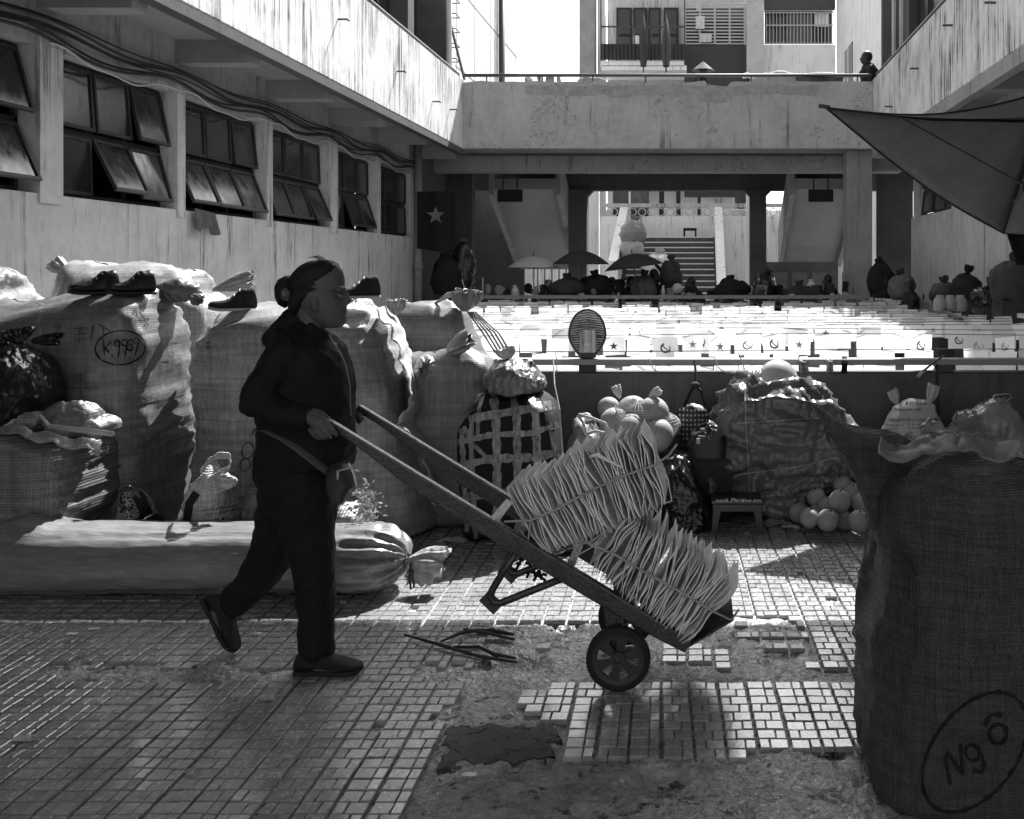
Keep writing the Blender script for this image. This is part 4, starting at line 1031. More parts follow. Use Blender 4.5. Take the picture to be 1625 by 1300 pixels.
# --- clear plastic wrapped roll on the ground
b = MB(); XA, XB, YC = -3.75, -1.33, 4.68
def roll(u, v):
    x = lerp(XA, XB, u); th = 2 * math.pi * v
    e = min(1, (XB - x) / .28); k = .10 + .90 * math.sqrt(max(0, 1 - (1 - e) ** 2.2)); hz = .152 * k; hy = .235 * k
    zc = lerp(.155, .152, 1 - k); cs, sn = math.cos(th), math.sin(th)
    pl = 1 + (.13 * (1 - e) ** .7 * math.sin(th * 15)) if e < 1 else 1
    bulge = .03 * noise.noise(Vector((x * 1.5, 0, 3))) + (.05 * max(0, 1 - abs(x + 3.1) / .18) if sn > .3 else 0)
    z = zc + (hz * pl + bulge * max(0, sn)) * math.copysign(abs(sn) ** .8, sn); y = YC + hy * pl * math.copysign(abs(cs) ** .8, cs)
    return (x, y, max(.004, z))
b.grid(lambda u, v: roll(u, v), 200, 72); wrinkle(b, .016, (1.6, 14, 14), 21, 4, .6, zmin=.003); wrinkle(b, .006, (9, 26, 26), 22, 3, .7, zmin=.003)
rollt = thing('plastic_roll', (-2.5, YC, 0), 'long low roll wrapped in clear plastic, tied at its right end', 'roll')
b.build('wrap', MT['roll_plastic'], rollt, smooth=True)
tie = P(655, 889, 4.66)
b = MB(); b.tube([(tie.x - .03, tie.y + .03 * math.cos(a), tie.z + .035 * math.sin(a)) for a in [R(k * 30) for k in range(13)]], .006, 5)
b.tube([tie + Vector((0, -.03, 0)), tie + Vector((.0, -.05, -.06)), tie + Vector((.005, -.05, -.12)), tie + Vector((.02, -.05, -.11)), tie + Vector((.01, -.04, -.03))], .005, 5); b.build('tie', MT['string_dark'], rollt)
addt(rollt, 'gathered_end', 'plastic_clear', tuft(tie + Vector((-.02, 0, 0)), (1, -.05, .0), .17, .06, 4, pl=8)); addt(rollt, 'gathered_end', 'plastic_clear', tuft(tie, (.7, -.2, -.5), .13, .05, 8, pl=6))

# --- left: open sack, black bag on it, stick, leopard bag, printed sack, netted sack with leaves
mb = loft([(-40, 690), (-40, 950)], [(184, 690), (184, 720), (178, 770), (162, 850), (158, 940)], [(-40, 662), (20, 664), (60, 668), (100, 688), (150, 700), (188, 692)], 5.02, .60, tr=.07)
wrinkle(mb, .022, (3, 3, 3), 23); wrinkle(mb, .022, (3.5, 3.5, 24), 24, 3, .8); wrinkle(mb, .006, (30, 30, 40), 25, 2, .6)
os_, oS = place_bag('open_sack', 'open woven sack full of cloth behind the left end of the roll', 'sack', 'bale_net', mb, 5.02)
strokes(oS, os_, [[(82, 715), (96, 713)], [(80, 726), (98, 724)], [(84, 730), (99, 728)]], 1.6, MT['ink_white'])
for k, (px, py, w_, h_) in enumerate(((20, 668, 34, 14), (58, 666, 26, 12), (108, 668, 30, 26), (128, 664, 26, 22), (160, 676, 20, 14))):
    c = P(px, py, 4.86 + .03 * k); b = MB(); b.ell(c, (w_ / 330, .11, h_ / 330), 40, 24); wrinkle(b, .03, (12, 12, 12), 30 + k, 3, .6); wrinkle(b, .012, (34, 34, 34), 31 + k, 2, .6)
    b.build('crumpled_cloth', MT[('bale', 'bale_net', 'bale_dark', 'bale_net', 'bale')[k]], os_, smooth=True)
b = MB(); b.grid(lambda u, v: P(lerp(-10, 160, u), lerp(664, 702, u ** .8) + 16 * v + 3 * math.sin(u * 20), 4.78 - .05 * v - .05 * math.sin(u * 3)), 60, 5); wrinkle(b, .02, (14, 14, 14), 9, 3, .5)
b.build('rolled_rim', MT['bale'], os_, smooth=True, solid=.006)
b = MB(); b.tube([P(80, 677, 4.72), P(180, 689, 4.68)], .013, 8); b.tube([P(64, 660, 4.75), P(80, 678, 4.72)], .008, 6)
tag(b.build('stick', MT['metal_pale'], None, smooth=True), 'pale pipe lying across the top of the open sack', 'pipe')
mb = loft([(-50, 560), (-50, 660)], [(62, 552), (92, 580), (104, 615), (98, 650), (88, 662)], [(-50, 548), (10, 543), (40, 541), (70, 552), (100, 585)], 4.95, .50, bot=[(-50, 660), (40, 666), (104, 655)], tr=.42, n1=22, n2=20, ex=2.3)
wrinkle(mb, .016, (9, 9, 4), 26, 3, .8); wrinkle(mb, .010, (30, 30, 9), 27, 2, .8)
bb, o = place_bag('plastic_bag', 'black shiny plastic bag tied on top of the open sack', 'bag', 'plastic_black', mb, 4.95)
addt(bb, 'knot', 'plastic_black', tuft(P(30, 545, 4.9), (-.25, 0, 1), .07, .06, 2)); addt(bb, 'knot', 'plastic_black', tuft(P(52, 541, 4.85), (1, 0, .1), .13, .03, 4, neck=.5))
# leopard bag
leo = MT['leopard'] = bpy.data.materials.new('leopard'); leo.use_nodes = True; T = leo.node_tree
vo = T.nodes.new('ShaderNodeTexVoronoi'); vo.feature = 'DISTANCE_TO_EDGE'; vo.inputs['Scale'].default_value = 38; tcn = T.nodes.new('ShaderNodeTexCoord'); T.links.new(tcn.outputs['Object'], vo.inputs['Vector'])
rp_ = T.nodes.new('ShaderNodeValToRGB'); rp_.color_ramp.interpolation = 'CONSTANT'; rp_.color_ramp.elements[0].color = (.4, .4, .4, 1); rp_.color_ramp.elements[1].position = .07; rp_.color_ramp.elements[1].color = (.012, .012, .012, 1)
e_ = rp_.color_ramp.elements.new(.20); e_.color = (.22, .22, .22, 1)
T.links.new(vo.outputs[0], rp_.inputs[0]); T.links.new(rp_.outputs[0], T.nodes['Principled BSDF'].inputs['Base Color']); T.nodes['Principled BSDF'].inputs['Roughness'].default_value = .8
mb = loft([(200, 775), (185, 790), (178, 812), (180, 860)], [(225, 772), (250, 790), (262, 810), (264, 870)], [(178, 800), (190, 782), (212, 768), (235, 776), (256, 796)], 4.98, .26, tr=.6, ex=2.2, n1=20, n2=20)
wrinkle(mb, .012, (12, 12, 12), 28)
lb, o = place_bag('handbag', 'leopard print handbag half hidden behind the plastic roll', 'handbag', 'leopard', mb, 4.98)
b = ribbon(bvh_of(o), [(205, 772), (222, 790), (232, 815), (226, 835)], 20, .006, 4); b.build('strap', MT['black'], lb, smooth=True)
b = MB(); b.tube([P(204, 790, 4.85) + Vector((.045 * math.cos(R(a)), 0, .05 * math.sin(R(a)))) for a in range(70, 300, 20)], .011, 8); b.build('handle', MT['plastic_black'], lb, smooth=True)
mb = loft([(178, 820), (180, 860)], [(262, 820), (262, 860)], [(178, 818), (262, 816)], 4.94, .32, tr=.3); o = mb.build('base', MT['plastic_black'], lb, smooth=True)
# printed feed sack
mb = loft([(326, 735), (304, 765), (292, 795), (286, 840), (284, 900)], [(352, 718), (372, 745), (380, 775), (391, 800), (394, 840), (394, 900)], [(300, 762), (318, 742), (345, 730), (362, 736), (380, 765), (392, 790)], 5.0, .30, tr=.3, ex=2.8)
wrinkle(mb, .02, (6, 6, 6), 33); wrinkle(mb, .012, (16, 16, 16), 34, 3, .7)
fs_, oF = place_bag('printed_sack', 'pale printed feed sack with folded open mouth behind the roll', 'sack', mat('sack_pale', .42, .7, .15, 6, .4, 60, spec=.3, weave=(200, .08)), mb, 5.0)
b = MB()
pts = [(318, 745), (330, 728), (346, 717), (362, 720), (366, 735), (352, 746), (330, 758), (306, 780), (298, 790), (304, 770)]
b.grid(lambda u, v: P(*(lambda k: (interp([(i, p[0]) for i, p in enumerate(pts)], k), interp([(i, p[1]) for i, p in enumerate(pts)], k) + 9 * v))(u * (len(pts) - 1)), 4.84 - .05 * math.sin(u * 6.3) + .02 * v), 50, 4)
wrinkle(b, .012, (18, 18, 18), 35); b.build('folded_mouth', MT['sack_pale'], fs_, smooth=True, solid=.005)
b = MB(); b.ell(P(362, 762, 4.8), (.04, .03, .035), 16, 10); wrinkle(b, .02, (24, 24, 24), 36); b.build('knot', MT['sack_pale'], fs_, smooth=True)
b = ribbon(bvh_of(oF), [(312, 782), (300, 800), (294, 845)], 13, .005, 4); b.build('printed_band', MT['ink'], fs_)
text_on(oF, fs_, 'HƯỚNG DẪN SỬ DỤNG', 341, 827, 7.2, MT['ink']); text_on(oF, fs_, 'trực tiếp mưa đi sân trồng', 333, 835, 5, MT['ink'])
text_on(oF, fs_, 'chất khô, protein, xơ thô', 322, 812, 5.2, MT['ink'], -.16); text_on(oF, fs_, 'Phốt pho, vitamin, chất đạm', 326, 818, 5.2, MT['ink'], -.16)
text_on(oF, fs_, 'THỨC', 372, 768, 9, MT['ink_white'], .2); text_on(oF, fs_, '9. cho', 374, 780, 8, MT['ink'], .2)
mb = loft([(384, 780), (382, 900)], [(560, 770), (590, 800), (604, 830), (610, 900)], [(382, 785), (400, 772), (440, 766), (500, 785), (540, 790), (575, 785), (604, 815)], 5.02, .26, tr=.3)
wrinkle(mb, .02, (6, 6, 6), 37); wrinkle(mb, .012, (16, 16, 16), 38, 3, .7)
ns, oN = place_bag('mesh_sack', 'netted sack of greens behind the walking legs', 'sack', 'bale_net', mb, 5.02)
b = MB(); rr = random.Random(5)
for k in range(260):
    c = P(rr.gauss(580, 11), rr.gauss(800, 17), 4.85 + rr.uniform(-.06, .06)); a = Vector((rr.gauss(0, 1), rr.gauss(0, 1), rr.gauss(0, 1))).normalized() * .014; d_ = a.orthogonal().normalized() * .007
    b.add([c - a, c + d_, c + a, c - d_], [(0, 1, 2, 3)])
o = b.build('leaves', mat('leaf_pale', .30, .6, .4, 30, .1, 60, trans=.3), ns); o['kind'] = 'stuff'

# --- between trolley and wall: rope bag, netted pomelos, crates, hand bags, black bag, stool, tarp bundle

crate_m = mat('crate', .035, .8, .3, 8, .2, 50)
for xa, xb, h_, lab, dd in ((940, 1160, .36, 'dark carton under the netted fruit, mostly hidden by the load', 6.2), (1395, 1700, .42, 'dark carton under the pale printed bag by the wall', 6.15)):
    t = thing('carton', (qx((xa + xb) / 2, dd), dd, 0), lab, 'carton'); part('box', crate_m, t, (qx(xa, dd), qx(xb, dd), dd - .25, dd + .22, 0, h_), bev=.01)
    for k in (-1, 1): part('flap', crate_m, t, (qx(xa, dd), qx(xb, dd), dd + (.005 if k > 0 else -.24), dd + (.21 if k > 0 else -.005), h_ + .001, h_ + .006))
mb = loft([(905, 680), (893, 700), (893, 760)], [(945, 668), (965, 690), (970, 760)], [(892, 700), (905, 672), (920, 658), (945, 665), (968, 690)], 5.75, .3, tr=.4, ex=2.5)
wrinkle(mb, .03, (9, 9, 9), 40); wrinkle(mb, .012, (28, 28, 28), 41, 3, .6)
rbg, o = place_bag('rope_bag', 'rough bag tied with pale rope behind the upper paper bundle', 'bag', 'bale_dark', mb, 5.75)
for pts in ([(918, 658), (940, 664), (960, 672), (968, 690)], [(930, 690), (945, 684), (962, 688), (972, 700)], [(918, 660), (926, 672), (930, 690)]):
    b = MB(); b.tube([P(x, y, 5.56) for x, y in pts], .009, 6); b.build('rope', MT['rope'], rbg, smooth=True)
pm = mat('pomelo', .30, .6, .25, 9, .35, 120, spec=.35, spots=(.2, .70, 26))
nb = thing('net_bag', (qx(1010, 6.15), 6.15, .37), 'net bag of round pomelos hung against the low wall', 'net bag')
for px, py, r_, dd in ((976, 672, 25, 6.1), (1004, 654, 26, 6.2), (1036, 656, 26, 6.1), (1002, 684, 27, 6.02), (1042, 690, 27, 6.02), (1062, 676, 19, 6.2), (966, 648, 18, 6.3), (1022, 712, 24, 6.05), (985, 704, 22, 6.1)):
    c = P(px, py, dd); b = MB(); b.ell(c, (r_ * dd / F,) * 3, 22, 14); b.build('pomelo', pm, nb, smooth=True)
b = MB(); ctr = P(1012, 676, 6.12)
b.ell(ctr, (.235, .15, .155), 46, 30); wrinkle(b, .02, (9, 9, 9), 3)
o = b.build('net', mat('net', .5, .8, .1), nb); md = o.modifiers.new('wire', 'WIREFRAME'); md.thickness = .003
for px, py, dx in ((984, 632, -.2), (1030, 630, .8)): addt(nb, 'net_tail', 'net', tuft(P(px, py, 6.1), (dx, 0, .5), .08, .025, px, pl=4))
# tote hung from the rail
dot = MT['dots'] = bpy.data.materials.new('dots'); dot.use_nodes = True; T = dot.node_tree; tcn = T.nodes.new('ShaderNodeTexCoord'); mpn = T.nodes.new('ShaderNodeMapping'); mpn.inputs['Scale'].default_value = (42, 0.001, 34)
vo = T.nodes.new('ShaderNodeTexVoronoi'); vo.inputs['Scale'].default_value = 1; vo.inputs['Randomness'].default_value = .1; rp_ = T.nodes.new('ShaderNodeValToRGB'); rp_.color_ramp.interpolation = 'CONSTANT'
rp_.color_ramp.elements[0].color = (.33, .33, .33, 1); rp_.color_ramp.elements[1].position = .27; rp_.color_ramp.elements[1].color = (.012, .012, .012, 1)
T.links.new(tcn.outputs['Object'], mpn.inputs[0]); T.links.new(mpn.outputs[0], vo.inputs['Vector']); T.links.new(vo.outputs['Distance'], rp_.inputs[0]); T.links.new(rp_.outputs[0], T.nodes['Principled BSDF'].inputs['Base Color'])
mb = loft([(1078, 645), (1070, 665), (1069, 685), (1078, 700)], [(1118, 640), (1132, 655), (1136, 680), (1126, 698)], [(1070, 650), (1100, 640), (1134, 648)], 6.36, .16, bot=[(1068, 696), (1100, 704), (1136, 694)], tr=.3, ex=2.6, n1=18)
wrinkle(mb, .008, (12, 12, 12), 42); tt, o = place_bag('tote_bag', 'dotted dark tote bag hanging from the rail by its handles', 'tote bag', 'dots', mb, 6.36)
b = MB(); b.tube([P(1085, 646, 6.32), P(1097, 620, 6.36), P(1103, 611, 6.4)], .009, 6); b.build('handle', MT['cloth_dark'], tt); b = MB(); b.tube([P(1120, 646, 6.32), P(1112, 620, 6.36), P(1103, 611, 6.4)], .009, 6); b.build('handle', MT['cloth_dark'], tt)
b = MB(); b.tube([P(1103, 612, 6.4), P(1104, 590, 6.46), P(1102, 572, 6.52)], .008, 6); b.ell(P(1103, 611, 6.39), (.03, .025, .02), 10, 7); b.build('tie', MT['string_dark'], tt)
mb = loft([(1096, 685), (1090, 700), (1090, 735)], [(1140, 672), (1152, 690), (1152, 735)], [(1088, 690), (1110, 680), (1152, 672)], 6.05, .16, bot=[(1088, 738), (1152, 738)], tr=.25, n1=18)
hb, o = place_bag('handbag', 'black leather handbag with a metal clip below the dotted tote', 'handbag', mat('leather', .012, .35, .3, 8, .2, 60, spec=.5), mb, 6.05)
b = MB(); b.tube([P(1108, 698, 5.95), P(1108, 692, 5.94), P(1140, 694, 5.94)], .005, 5); b.box(P(1108, 700, 5.95), (.02, .01, .03)); b.build('clip', MT['metal_pale'], hb)
b = MB(); b.tube([P(1100, 690, 6.03), P(1112, 676, 6.03), P(1135, 668, 6.03)], .008, 6); b.build('handle', MT['leather'], hb)
mb = loft([(1062, 735), (1052, 760), (1050, 850)], [(1095, 735), (1122, 765), (1134, 800), (1134, 850)], [(1048, 755), (1060, 732), (1080, 726), (1100, 740), (1134, 785)], 5.85, .3, tr=.4, ex=2.5)
wrinkle(mb, .028, (9, 9, 9), 43, 3, .6); wrinkle(mb, .014, (26, 26, 26), 44, 3, .7)
place_bag('plastic_bag', 'black crumpled plastic bag on the ground beside the stool', 'bag', 'plastic_black', mb, 5.85)
# stool
sx, sy = qx(1169, 5.75), 5.78
so_ = thing('plastic_stool', (sx, sy, 0), 'low dark plastic stool with white lettering under the tarp bundle', 'stool')
hgt_ = .185
b = MB(); b.b6(sx - .145, sx + .145, sy - .13, sy + .13, hgt_ - .016, hgt_); b.build('seat', mat('stool', .02, .35, .2, 8, .1, 60, spec=.5), so_, bev=.006, bseg=2)
ap = MB()
for y in (sy - .125, sy + .115): ap.b6(sx - .135, sx + .135, y, y + .01, hgt_ - .055, hgt_ - .017)
for x in (sx - .137, sx + .127): ap.b6(x, x + .01, sy - .113, sy + .113, hgt_ - .055, hgt_ - .017)
apo = ap.build('apron', MT['stool'], so_)
for a in (-1, 1):
    for c in (-1, 1):
        b = MB(); b.poly([(sx + a * .132, sy + c * .118, hgt_ - .017), (sx + a * .085, sy + c * .118, hgt_ - .017), (sx + a * .118, sy + c * .125, 0), (sx + a * .145, sy + c * .125, 0)], (0, -c * .018, 0)); b.build('leg', MT['stool'], so_)
text_on(None, so_, 'xanh Phương em', 1135, 798, 10.5, MT['ink_white'], 0, .3, place=lambda px, py: P(px, py, sy - .128))
# tarp bundle
mb = loft([(1158, 618), (1145, 640), (1144, 690), (1150, 720), (1132, 760), (1128, 798)], [(1300, 618), (1336, 640), (1352, 670), (1345, 720), (1352, 760), (1330, 798)],
          [(1142, 628), (1158, 606), (1190, 602), (1235, 604), (1290, 614), (1330, 634), (1354, 668)], 6.20, .44, bot=[(1120, 790), (1180, 792), (1250, 806), (1300, 770), (1360, 770)], tr=.22, ex=3, nu=110, n1=46)
wrinkle(mb, .07, (3.2, 3.2, 5), 46, 3, .5); wrinkle(mb, .055, (4, 4, 9), 47, 4, .9); wrinkle(mb, .022, (11, 11, 16), 49, 3, .8); wrinkle(mb, .008, (30, 30, 30), 48, 3, .6)
tp_, oTp = place_bag('tarp_bundle', 'big goods bundle wrapped in a creased grey tarpaulin by the wall', 'bundle', mat('tarp', .13, .25, .35, 5, .5, 16, spec=.5, wave=(5, 9)), mb, 6.20)
for pts in ([(1182, 610), (1184, 680), (1188, 740), (1190, 800)], [(1130, 768), (1180, 752), (1260, 742), (1330, 726)], [(1170, 672), (1230, 668), (1300, 664)]):
    r = ribbon(bvh_of(oTp), pts, 2.2, .006, 4)
    if r.f: r.build('cord', MT['bale'], tp_, smooth=True)
addt(tp_, 'gathered_corner', 'tarp', tuft(P(1146, 690, 5.95), (-.7, -.4, .3), .10, .05, 3)); addt(tp_, 'gathered_corner', 'tarp', tuft(P(1138, 768, 5.95), (-1, -.2, -.1), .06, .05, 7))
for px, dd in ((1190, 6.26), (1285, 6.24)):
    t = thing('support_crate', (qx(px, dd), dd, 0), 'dark crate holding up the %s end of the tarp bundle' % ('left' if px < 1200 else 'right'), 'crate')
    for k in range(3): part('slat', crate_m, t, (qx(px - 35, dd), qx(px + 35, dd), dd - .14, dd - .12, .005 + k * .05, .04 + k * .05))
    part('box', crate_m, t, (qx(px - 33, dd), qx(px + 33, dd), dd - .118, dd + .15, .0, .14))
# dome helmet on the bundle
hl = thing('helmet', (qx(1234, 6.3), 6.3, .83), 'pale smooth domed helmet resting on the tarp bundle by the rail', 'helmet')
c = P(1234, 606, 6.25); b = MB()
b.grid(lambda u, v: c + Vector((.125 * math.cos(u * 2 * math.pi) * math.sin(v * math.pi / 2), .13 * math.sin(u * 2 * math.pi) * math.sin(v * math.pi / 2), .135 * math.cos(v * math.pi / 2))), 32, 12, True)
b.build('shell', mat('helmet', .5, .25, .1, 4, .05, 20, spec=.5, coat=.5), hl, smooth=True, solid=.006)
b = MB(); b.tube([c + Vector((.13 * math.cos(R(a)), .135 * math.sin(R(a)), .0)) for a in range(0, 361, 15)], .008, 6); b.build('rim', MT['black'], hl, smooth=True)
# pomelo pile
G_P = 'loose pomelos heaped on the paving'
POM = [(1285, 822, 16.6, 5.62, 'lit pomelo at the front left foot of the heap'), (1314, 826, 17.7, 5.56, 'front pomelo second from the left of the heap'), (1362, 828, 17.7, 5.57, 'front pomelo at the right of the heap'),
       (1333, 795, 17.7, 5.66, 'large pomelo resting on the middle of the heap'), (1296, 789, 15, 5.80, 'pomelo high on the left side of the heap'), (1267, 813, 17, 5.86, 'shaded pomelo at the far left of the heap'),
       (1367, 799, 16.6, 5.72, 'pomelo on the second layer at the right of the heap'), (1366, 787, 13, 5.92, 'pomelo peeping out behind the right second layer'), (1325, 763, 13, 6.0, 'topmost pomelo at the back of the heap'), (1337, 770, 14.5, 5.9, 'pomelo just under the topmost one'),
       (1387, 795, 13, 5.85, 'upper pomelo nearest the black sack'), (1393, 818, 15, 5.72, 'lower pomelo nearest the black sack'), (1312, 801, 14, 5.75, 'pomelo wedged behind the large middle one'), (1340, 826, 15, 5.72, 'dark pomelo deep between the two front ones'), (1300, 806, 14, 5.80, 'pomelo tucked behind the front left ones'), (1350, 783, 14, 5.82, 'pomelo behind the large one, near the top')]
for px, py, r_, dd, lab in POM:
    c = P(px, py, dd); rad = r_ * dd / F; b = MB(); b.ell(c, (rad, rad, rad * .98), 24, 16, Euler((px, py, 0)).to_matrix()); wrinkle(b, .004, (18, 18, 18), px)
    t = thing('pomelo', (c.x, c.y, c.z - rad), lab, 'pomelo', G_P); b.build('fruit', pm, t, smooth=True)
    b = MB(); b.ell(c + Vector((0.1 * rad * ((px % 7) - 3), -.3 * rad, rad * .93)), (.006, .006, .008), 8, 5); b.build('stem', MT['string_dark'], t)
b = MB(); b.grid(lambda u, v: P(lerp(1300, 1400, u), lerp(748, 782, u) + 10 * v + 4 * math.sin(u * 12), 6.0 - .1 * v), 24, 6); wrinkle(b, .03, (10, 10, 10), 3); tag(b.build('plastic_sheet', MT['plastic_clear'], None, smooth=True), 'scrap of clear plastic behind the pomelo heap', 'sheet')
# pale printed bag and clear bag by the wall
mb = loft([(1420, 648), (1406, 660), (1402, 680), (1404, 705), (1412, 730)], [(1478, 640), (1494, 658), (1499, 685), (1496, 710), (1488, 730)], [(1402, 668), (1415, 646), (1445, 634), (1475, 638), (1498, 664)], 6.15, .36, bot=[(1400, 728), (1500, 728)], tr=.5, ex=2.3, n1=22, n2=18)
wrinkle(mb, .014, (9, 9, 9), 50, 3, .6); wrinkle(mb, .006, (28, 28, 28), 51, 3, .6)
wb_, oW = place_bag('carrier_bag', 'pale printed carrier bag with tied ears by the low wall', 'bag', mat('bag_white', .52, .45, .12, 6, .3, 30, spec=.4, trans=.15, wave=(8, 7)), mb, 6.15)
addt(wb_, 'ear', 'bag_white', tuft(P(1424, 642, 6.1), (-.35, 0, 1), .09, .035, 3, pl=5)); addt(wb_, 'ear', 'bag_white', tuft(P(1474, 642, 6.05), (.25, 0, 1), .12, .042, 5, pl=5)); addt(wb_, 'knot', 'bag_white', tuft(P(1472, 672, 5.95), (-.2, -1, -.1), .08, .05, 7, pl=5))
for s_, x, y, z, sh in (('THÀNH PHẦN DINH DƯỠNG', 1405, 669, 7, 0), ('BỘT ĐẬU NÀNH', 1421, 643, 7, .2), ('Thành phần, chất', 1418, 652, 6, .4), ('Protein min 16', 1406, 676, 4.6, 0), ('Độ ẩm max 12', 1440, 675, 4.6, 0), ('Canxi 0.5', 1406, 682, 4.6, 0), ('Xơ thô max 8', 1440, 681, 4.6, 0), ('Muối 0.3 - 1.2 phần', 1412, 688, 4.6, 0)):
    text_on(oW, wb_, s_, x, y, z, MT['ink'], 0, sh)
mb = loft([(1520, 655), (1504, 670), (1500, 690), (1505, 730)], [(1590, 632), (1616, 650), (1624, 680), (1620, 730)], [(1500, 672), (1520, 655), (1550, 648), (1580, 634), (1600, 634), (1622, 656)], 6.1, .34, bot=[(1498, 728), (1625, 728)], tr=.5, ex=2.3, n1=20, n2=18)
wrinkle(mb, .02, (8, 8, 8), 52, 3, .7); wrinkle(mb, .008, (28, 28, 28), 53, 3, .7)
cb_, o = place_bag('carrier_bag', 'thin clear plastic bag of goods at the far right of the wall', 'bag', mat('plastic_thin', .40, .18, .2, 5, .5, 14, spec=.5, alpha=.45, wave=(6, 8)), mb, 6.1)
b = MB(); b.ell(P(1560, 700, 6.1), (.2, .12, .14), 24, 14); wrinkle(b, .03, (9, 9, 9), 7); b.build('contents', MT['cloth_dark'], cb_, smooth=True)
b = MB(); b.tube([P(1572, 640, 6.1), P(1578, 627, 6.1), P(1600, 625, 6.1), P(1606, 630, 6.1), P(1596, 637, 6.1)], .008, 6, flat=.4); b.build('handle', MT['plastic_clear'], cb_, smooth=True)
mb = loft([(1470, 690), (1460, 720)], [(1530, 690), (1540, 720)], [(1450, 700), (1480, 682), (1510, 684), (1538, 700)], 5.9, .2, bot=[(1450, 740), (1540, 740)], tr=.4, ex=2.4, n1=12)
wrinkle(mb, .01, (12, 12, 12), 54, 3, .6); place_bag('carrier_bag', 'small flat white plastic bag in front of the printed bag', 'bag', 'bag_white', mb, 5.9)
# --- foreground black sack at the right
mb = loft([(1440, 722), (1424, 760), (1422, 800), (1430, 870), (1416, 930), (1404, 1010), (1396, 1100), (1393, 1180), (1398, 1300), (1400, 1360)], [(1780, 740), (1790, 1360)],
          [(1395, 742), (1415, 722), (1450, 708), (1490, 702), (1560, 706), (1640, 722), (1790, 740)], 3.02, .72, tr=.10, nu=130, n1=70, skL=-.25, skR=0)
wrinkle(mb, .03, (3, 3, 1.6), 60); wrinkle(mb, .022, (7, 7, 3), 61, 3, .85); wrinkle(mb, .012, (6, 6, 14), 66, 3, .8); wrinkle(mb, .004, (22, 22, 30), 62, 2, .6)
fg, oG = place_bag('black_sack', 'tall dark woven sack in the right foreground with a circled hand-written name', 'sack', 'sack_black', mb, 3.02)
strokes(oG, fg, [circ(1547, 1194, 108, 66, -.93, 0, 372, 70)], 5.5, MT['ink'], off=.003)
strokes(oG, fg, [[(1508, 1245), (1500, 1205), (1505, 1195), (1528, 1230), (1524, 1180)], circ(1543, 1195, 10, 13, -.4) + [(1553, 1185), (1562, 1212), (1558, 1226), (1545, 1222)], circ(1584, 1165, 14, 15, .3), [(1562, 1152), (1572, 1135), (1590, 1134)]], 6, MT['ink'], off=.003)
mb = loft([(1288, 640), (1300, 690), (1320, 745), (1350, 780), (1385, 838)], [(1440, 700), (1450, 860)], [(1286, 638), (1310, 655), (1340, 672), (1400, 690), (1450, 702)], 3.0, .16, bot=[(1286, 644), (1304, 690), (1322, 748), (1352, 776), (1380, 830), (1410, 850), (1450, 790)], tr=.2, n1=40, nu=90)
wrinkle(mb, .018, (7, 7, 7), 63, 3, .6); wrinkle(mb, .006, (24, 24, 24), 64, 3, .6); mb.build('draped_corner', MT['sack_black'], fg, smooth=True)
b = MB(); rim = [(1400, 700), (1440, 712), (1470, 704), (1500, 692), (1540, 700), (1580, 706), (1640, 716), (1720, 726)]
b.grid(lambda u, v: P(lerp(1398, 1730, u), interp(rim, lerp(1398, 1730, u)) - 8 + 26 * v + 4 * math.sin(u * 26), 2.72 + .12 * (1 - v) + .03 * math.sin(u * 14)), 90, 8); wrinkle(b, .018, (14, 14, 14), 65, 3, .6)
b.build('folded_rim', mat('sack_rim', .17, .5, .3, 9, .6, 120, spec=.5), fg, smooth=True, solid=.006)
# ================================================================ trolley
trolley = thing('hand_trolley', (-.3, 3.78, 0), 'two-wheeled hand trolley loaded with paper bundles, tipped back', 'trolley')
YN, YF = 3.60, 3.95
TA, TB = Vector((-1.335, 0, .932)), Vector((-.030, 0, .138)); TU = (TB - TA).normalized(); TN = Vector((-TU.z, 0, TU.x))
TL_ = (TB - TA).length
mat('rail_steel', .05, .32, .5, 14, .3, 70, spec=.6, metal=.3, spots=(.16, .68, 40), gloss_noise=.15)
mat('rubber', .018, .7, .3, 10, .2, 60)
mat('wheel_hub', .03, .45, .3, 14, .15, 60, spec=.5)
for y in (YN, YF):
    b = MB(); prof = [(0, .026), (.10, .026), (.20, .034), (.34, .052), (.55, .062), (1.0, .064), (1.40, .060), (TL_, .05)]; vs = []
    for s_, h_ in prof:
        c = TA + TU * s_ + TN * (.03 - h_ / 2)
        for a, d_ in ((-1, -1), (1, -1), (1, 1), (-1, 1)): vs.append(c + TN * (a * h_ / 2) + Vector((0, y + d_ * .019, 0)))
    b.add(vs, [(i * 4 + j, i * 4 + (j + 1) % 4, i * 4 + 4 + (j + 1) % 4, i * 4 + 4 + j) for i in range(len(prof) - 1) for j in range(4)] + [(3, 2, 1, 0), tuple((len(prof) - 1) * 4 + j for j in range(4))])
    b.build('side_rail', MT['rail_steel'], trolley, bev=.006, bseg=2)
for s_ in (.70, .80, 1.02, 1.28):
    c = TA + TU * s_ + TN * .016; b = MB(); b.bar(c + Vector((0, YN + .02, 0)), c + Vector((0, YF - .02, 0)), .03, .012, TN); b.build('crossbar', MT['rail_steel'], trolley)
b = MB(); c = TA + TU * (TL_ - .01); b.poly([c + Vector((0, YN - .02, 0)), c + Vector((0, YF + .02, 0)), c + TN * .17 + TU * .09 + Vector((0, YF + .02, 0)), c + TN * .17 + TU * .09 + Vector((0, YN - .02, 0))], TU * .008); b.build('toe_plate', MT['rail_steel'], trolley)
WX, WZ, WR = -.275, .114, .113
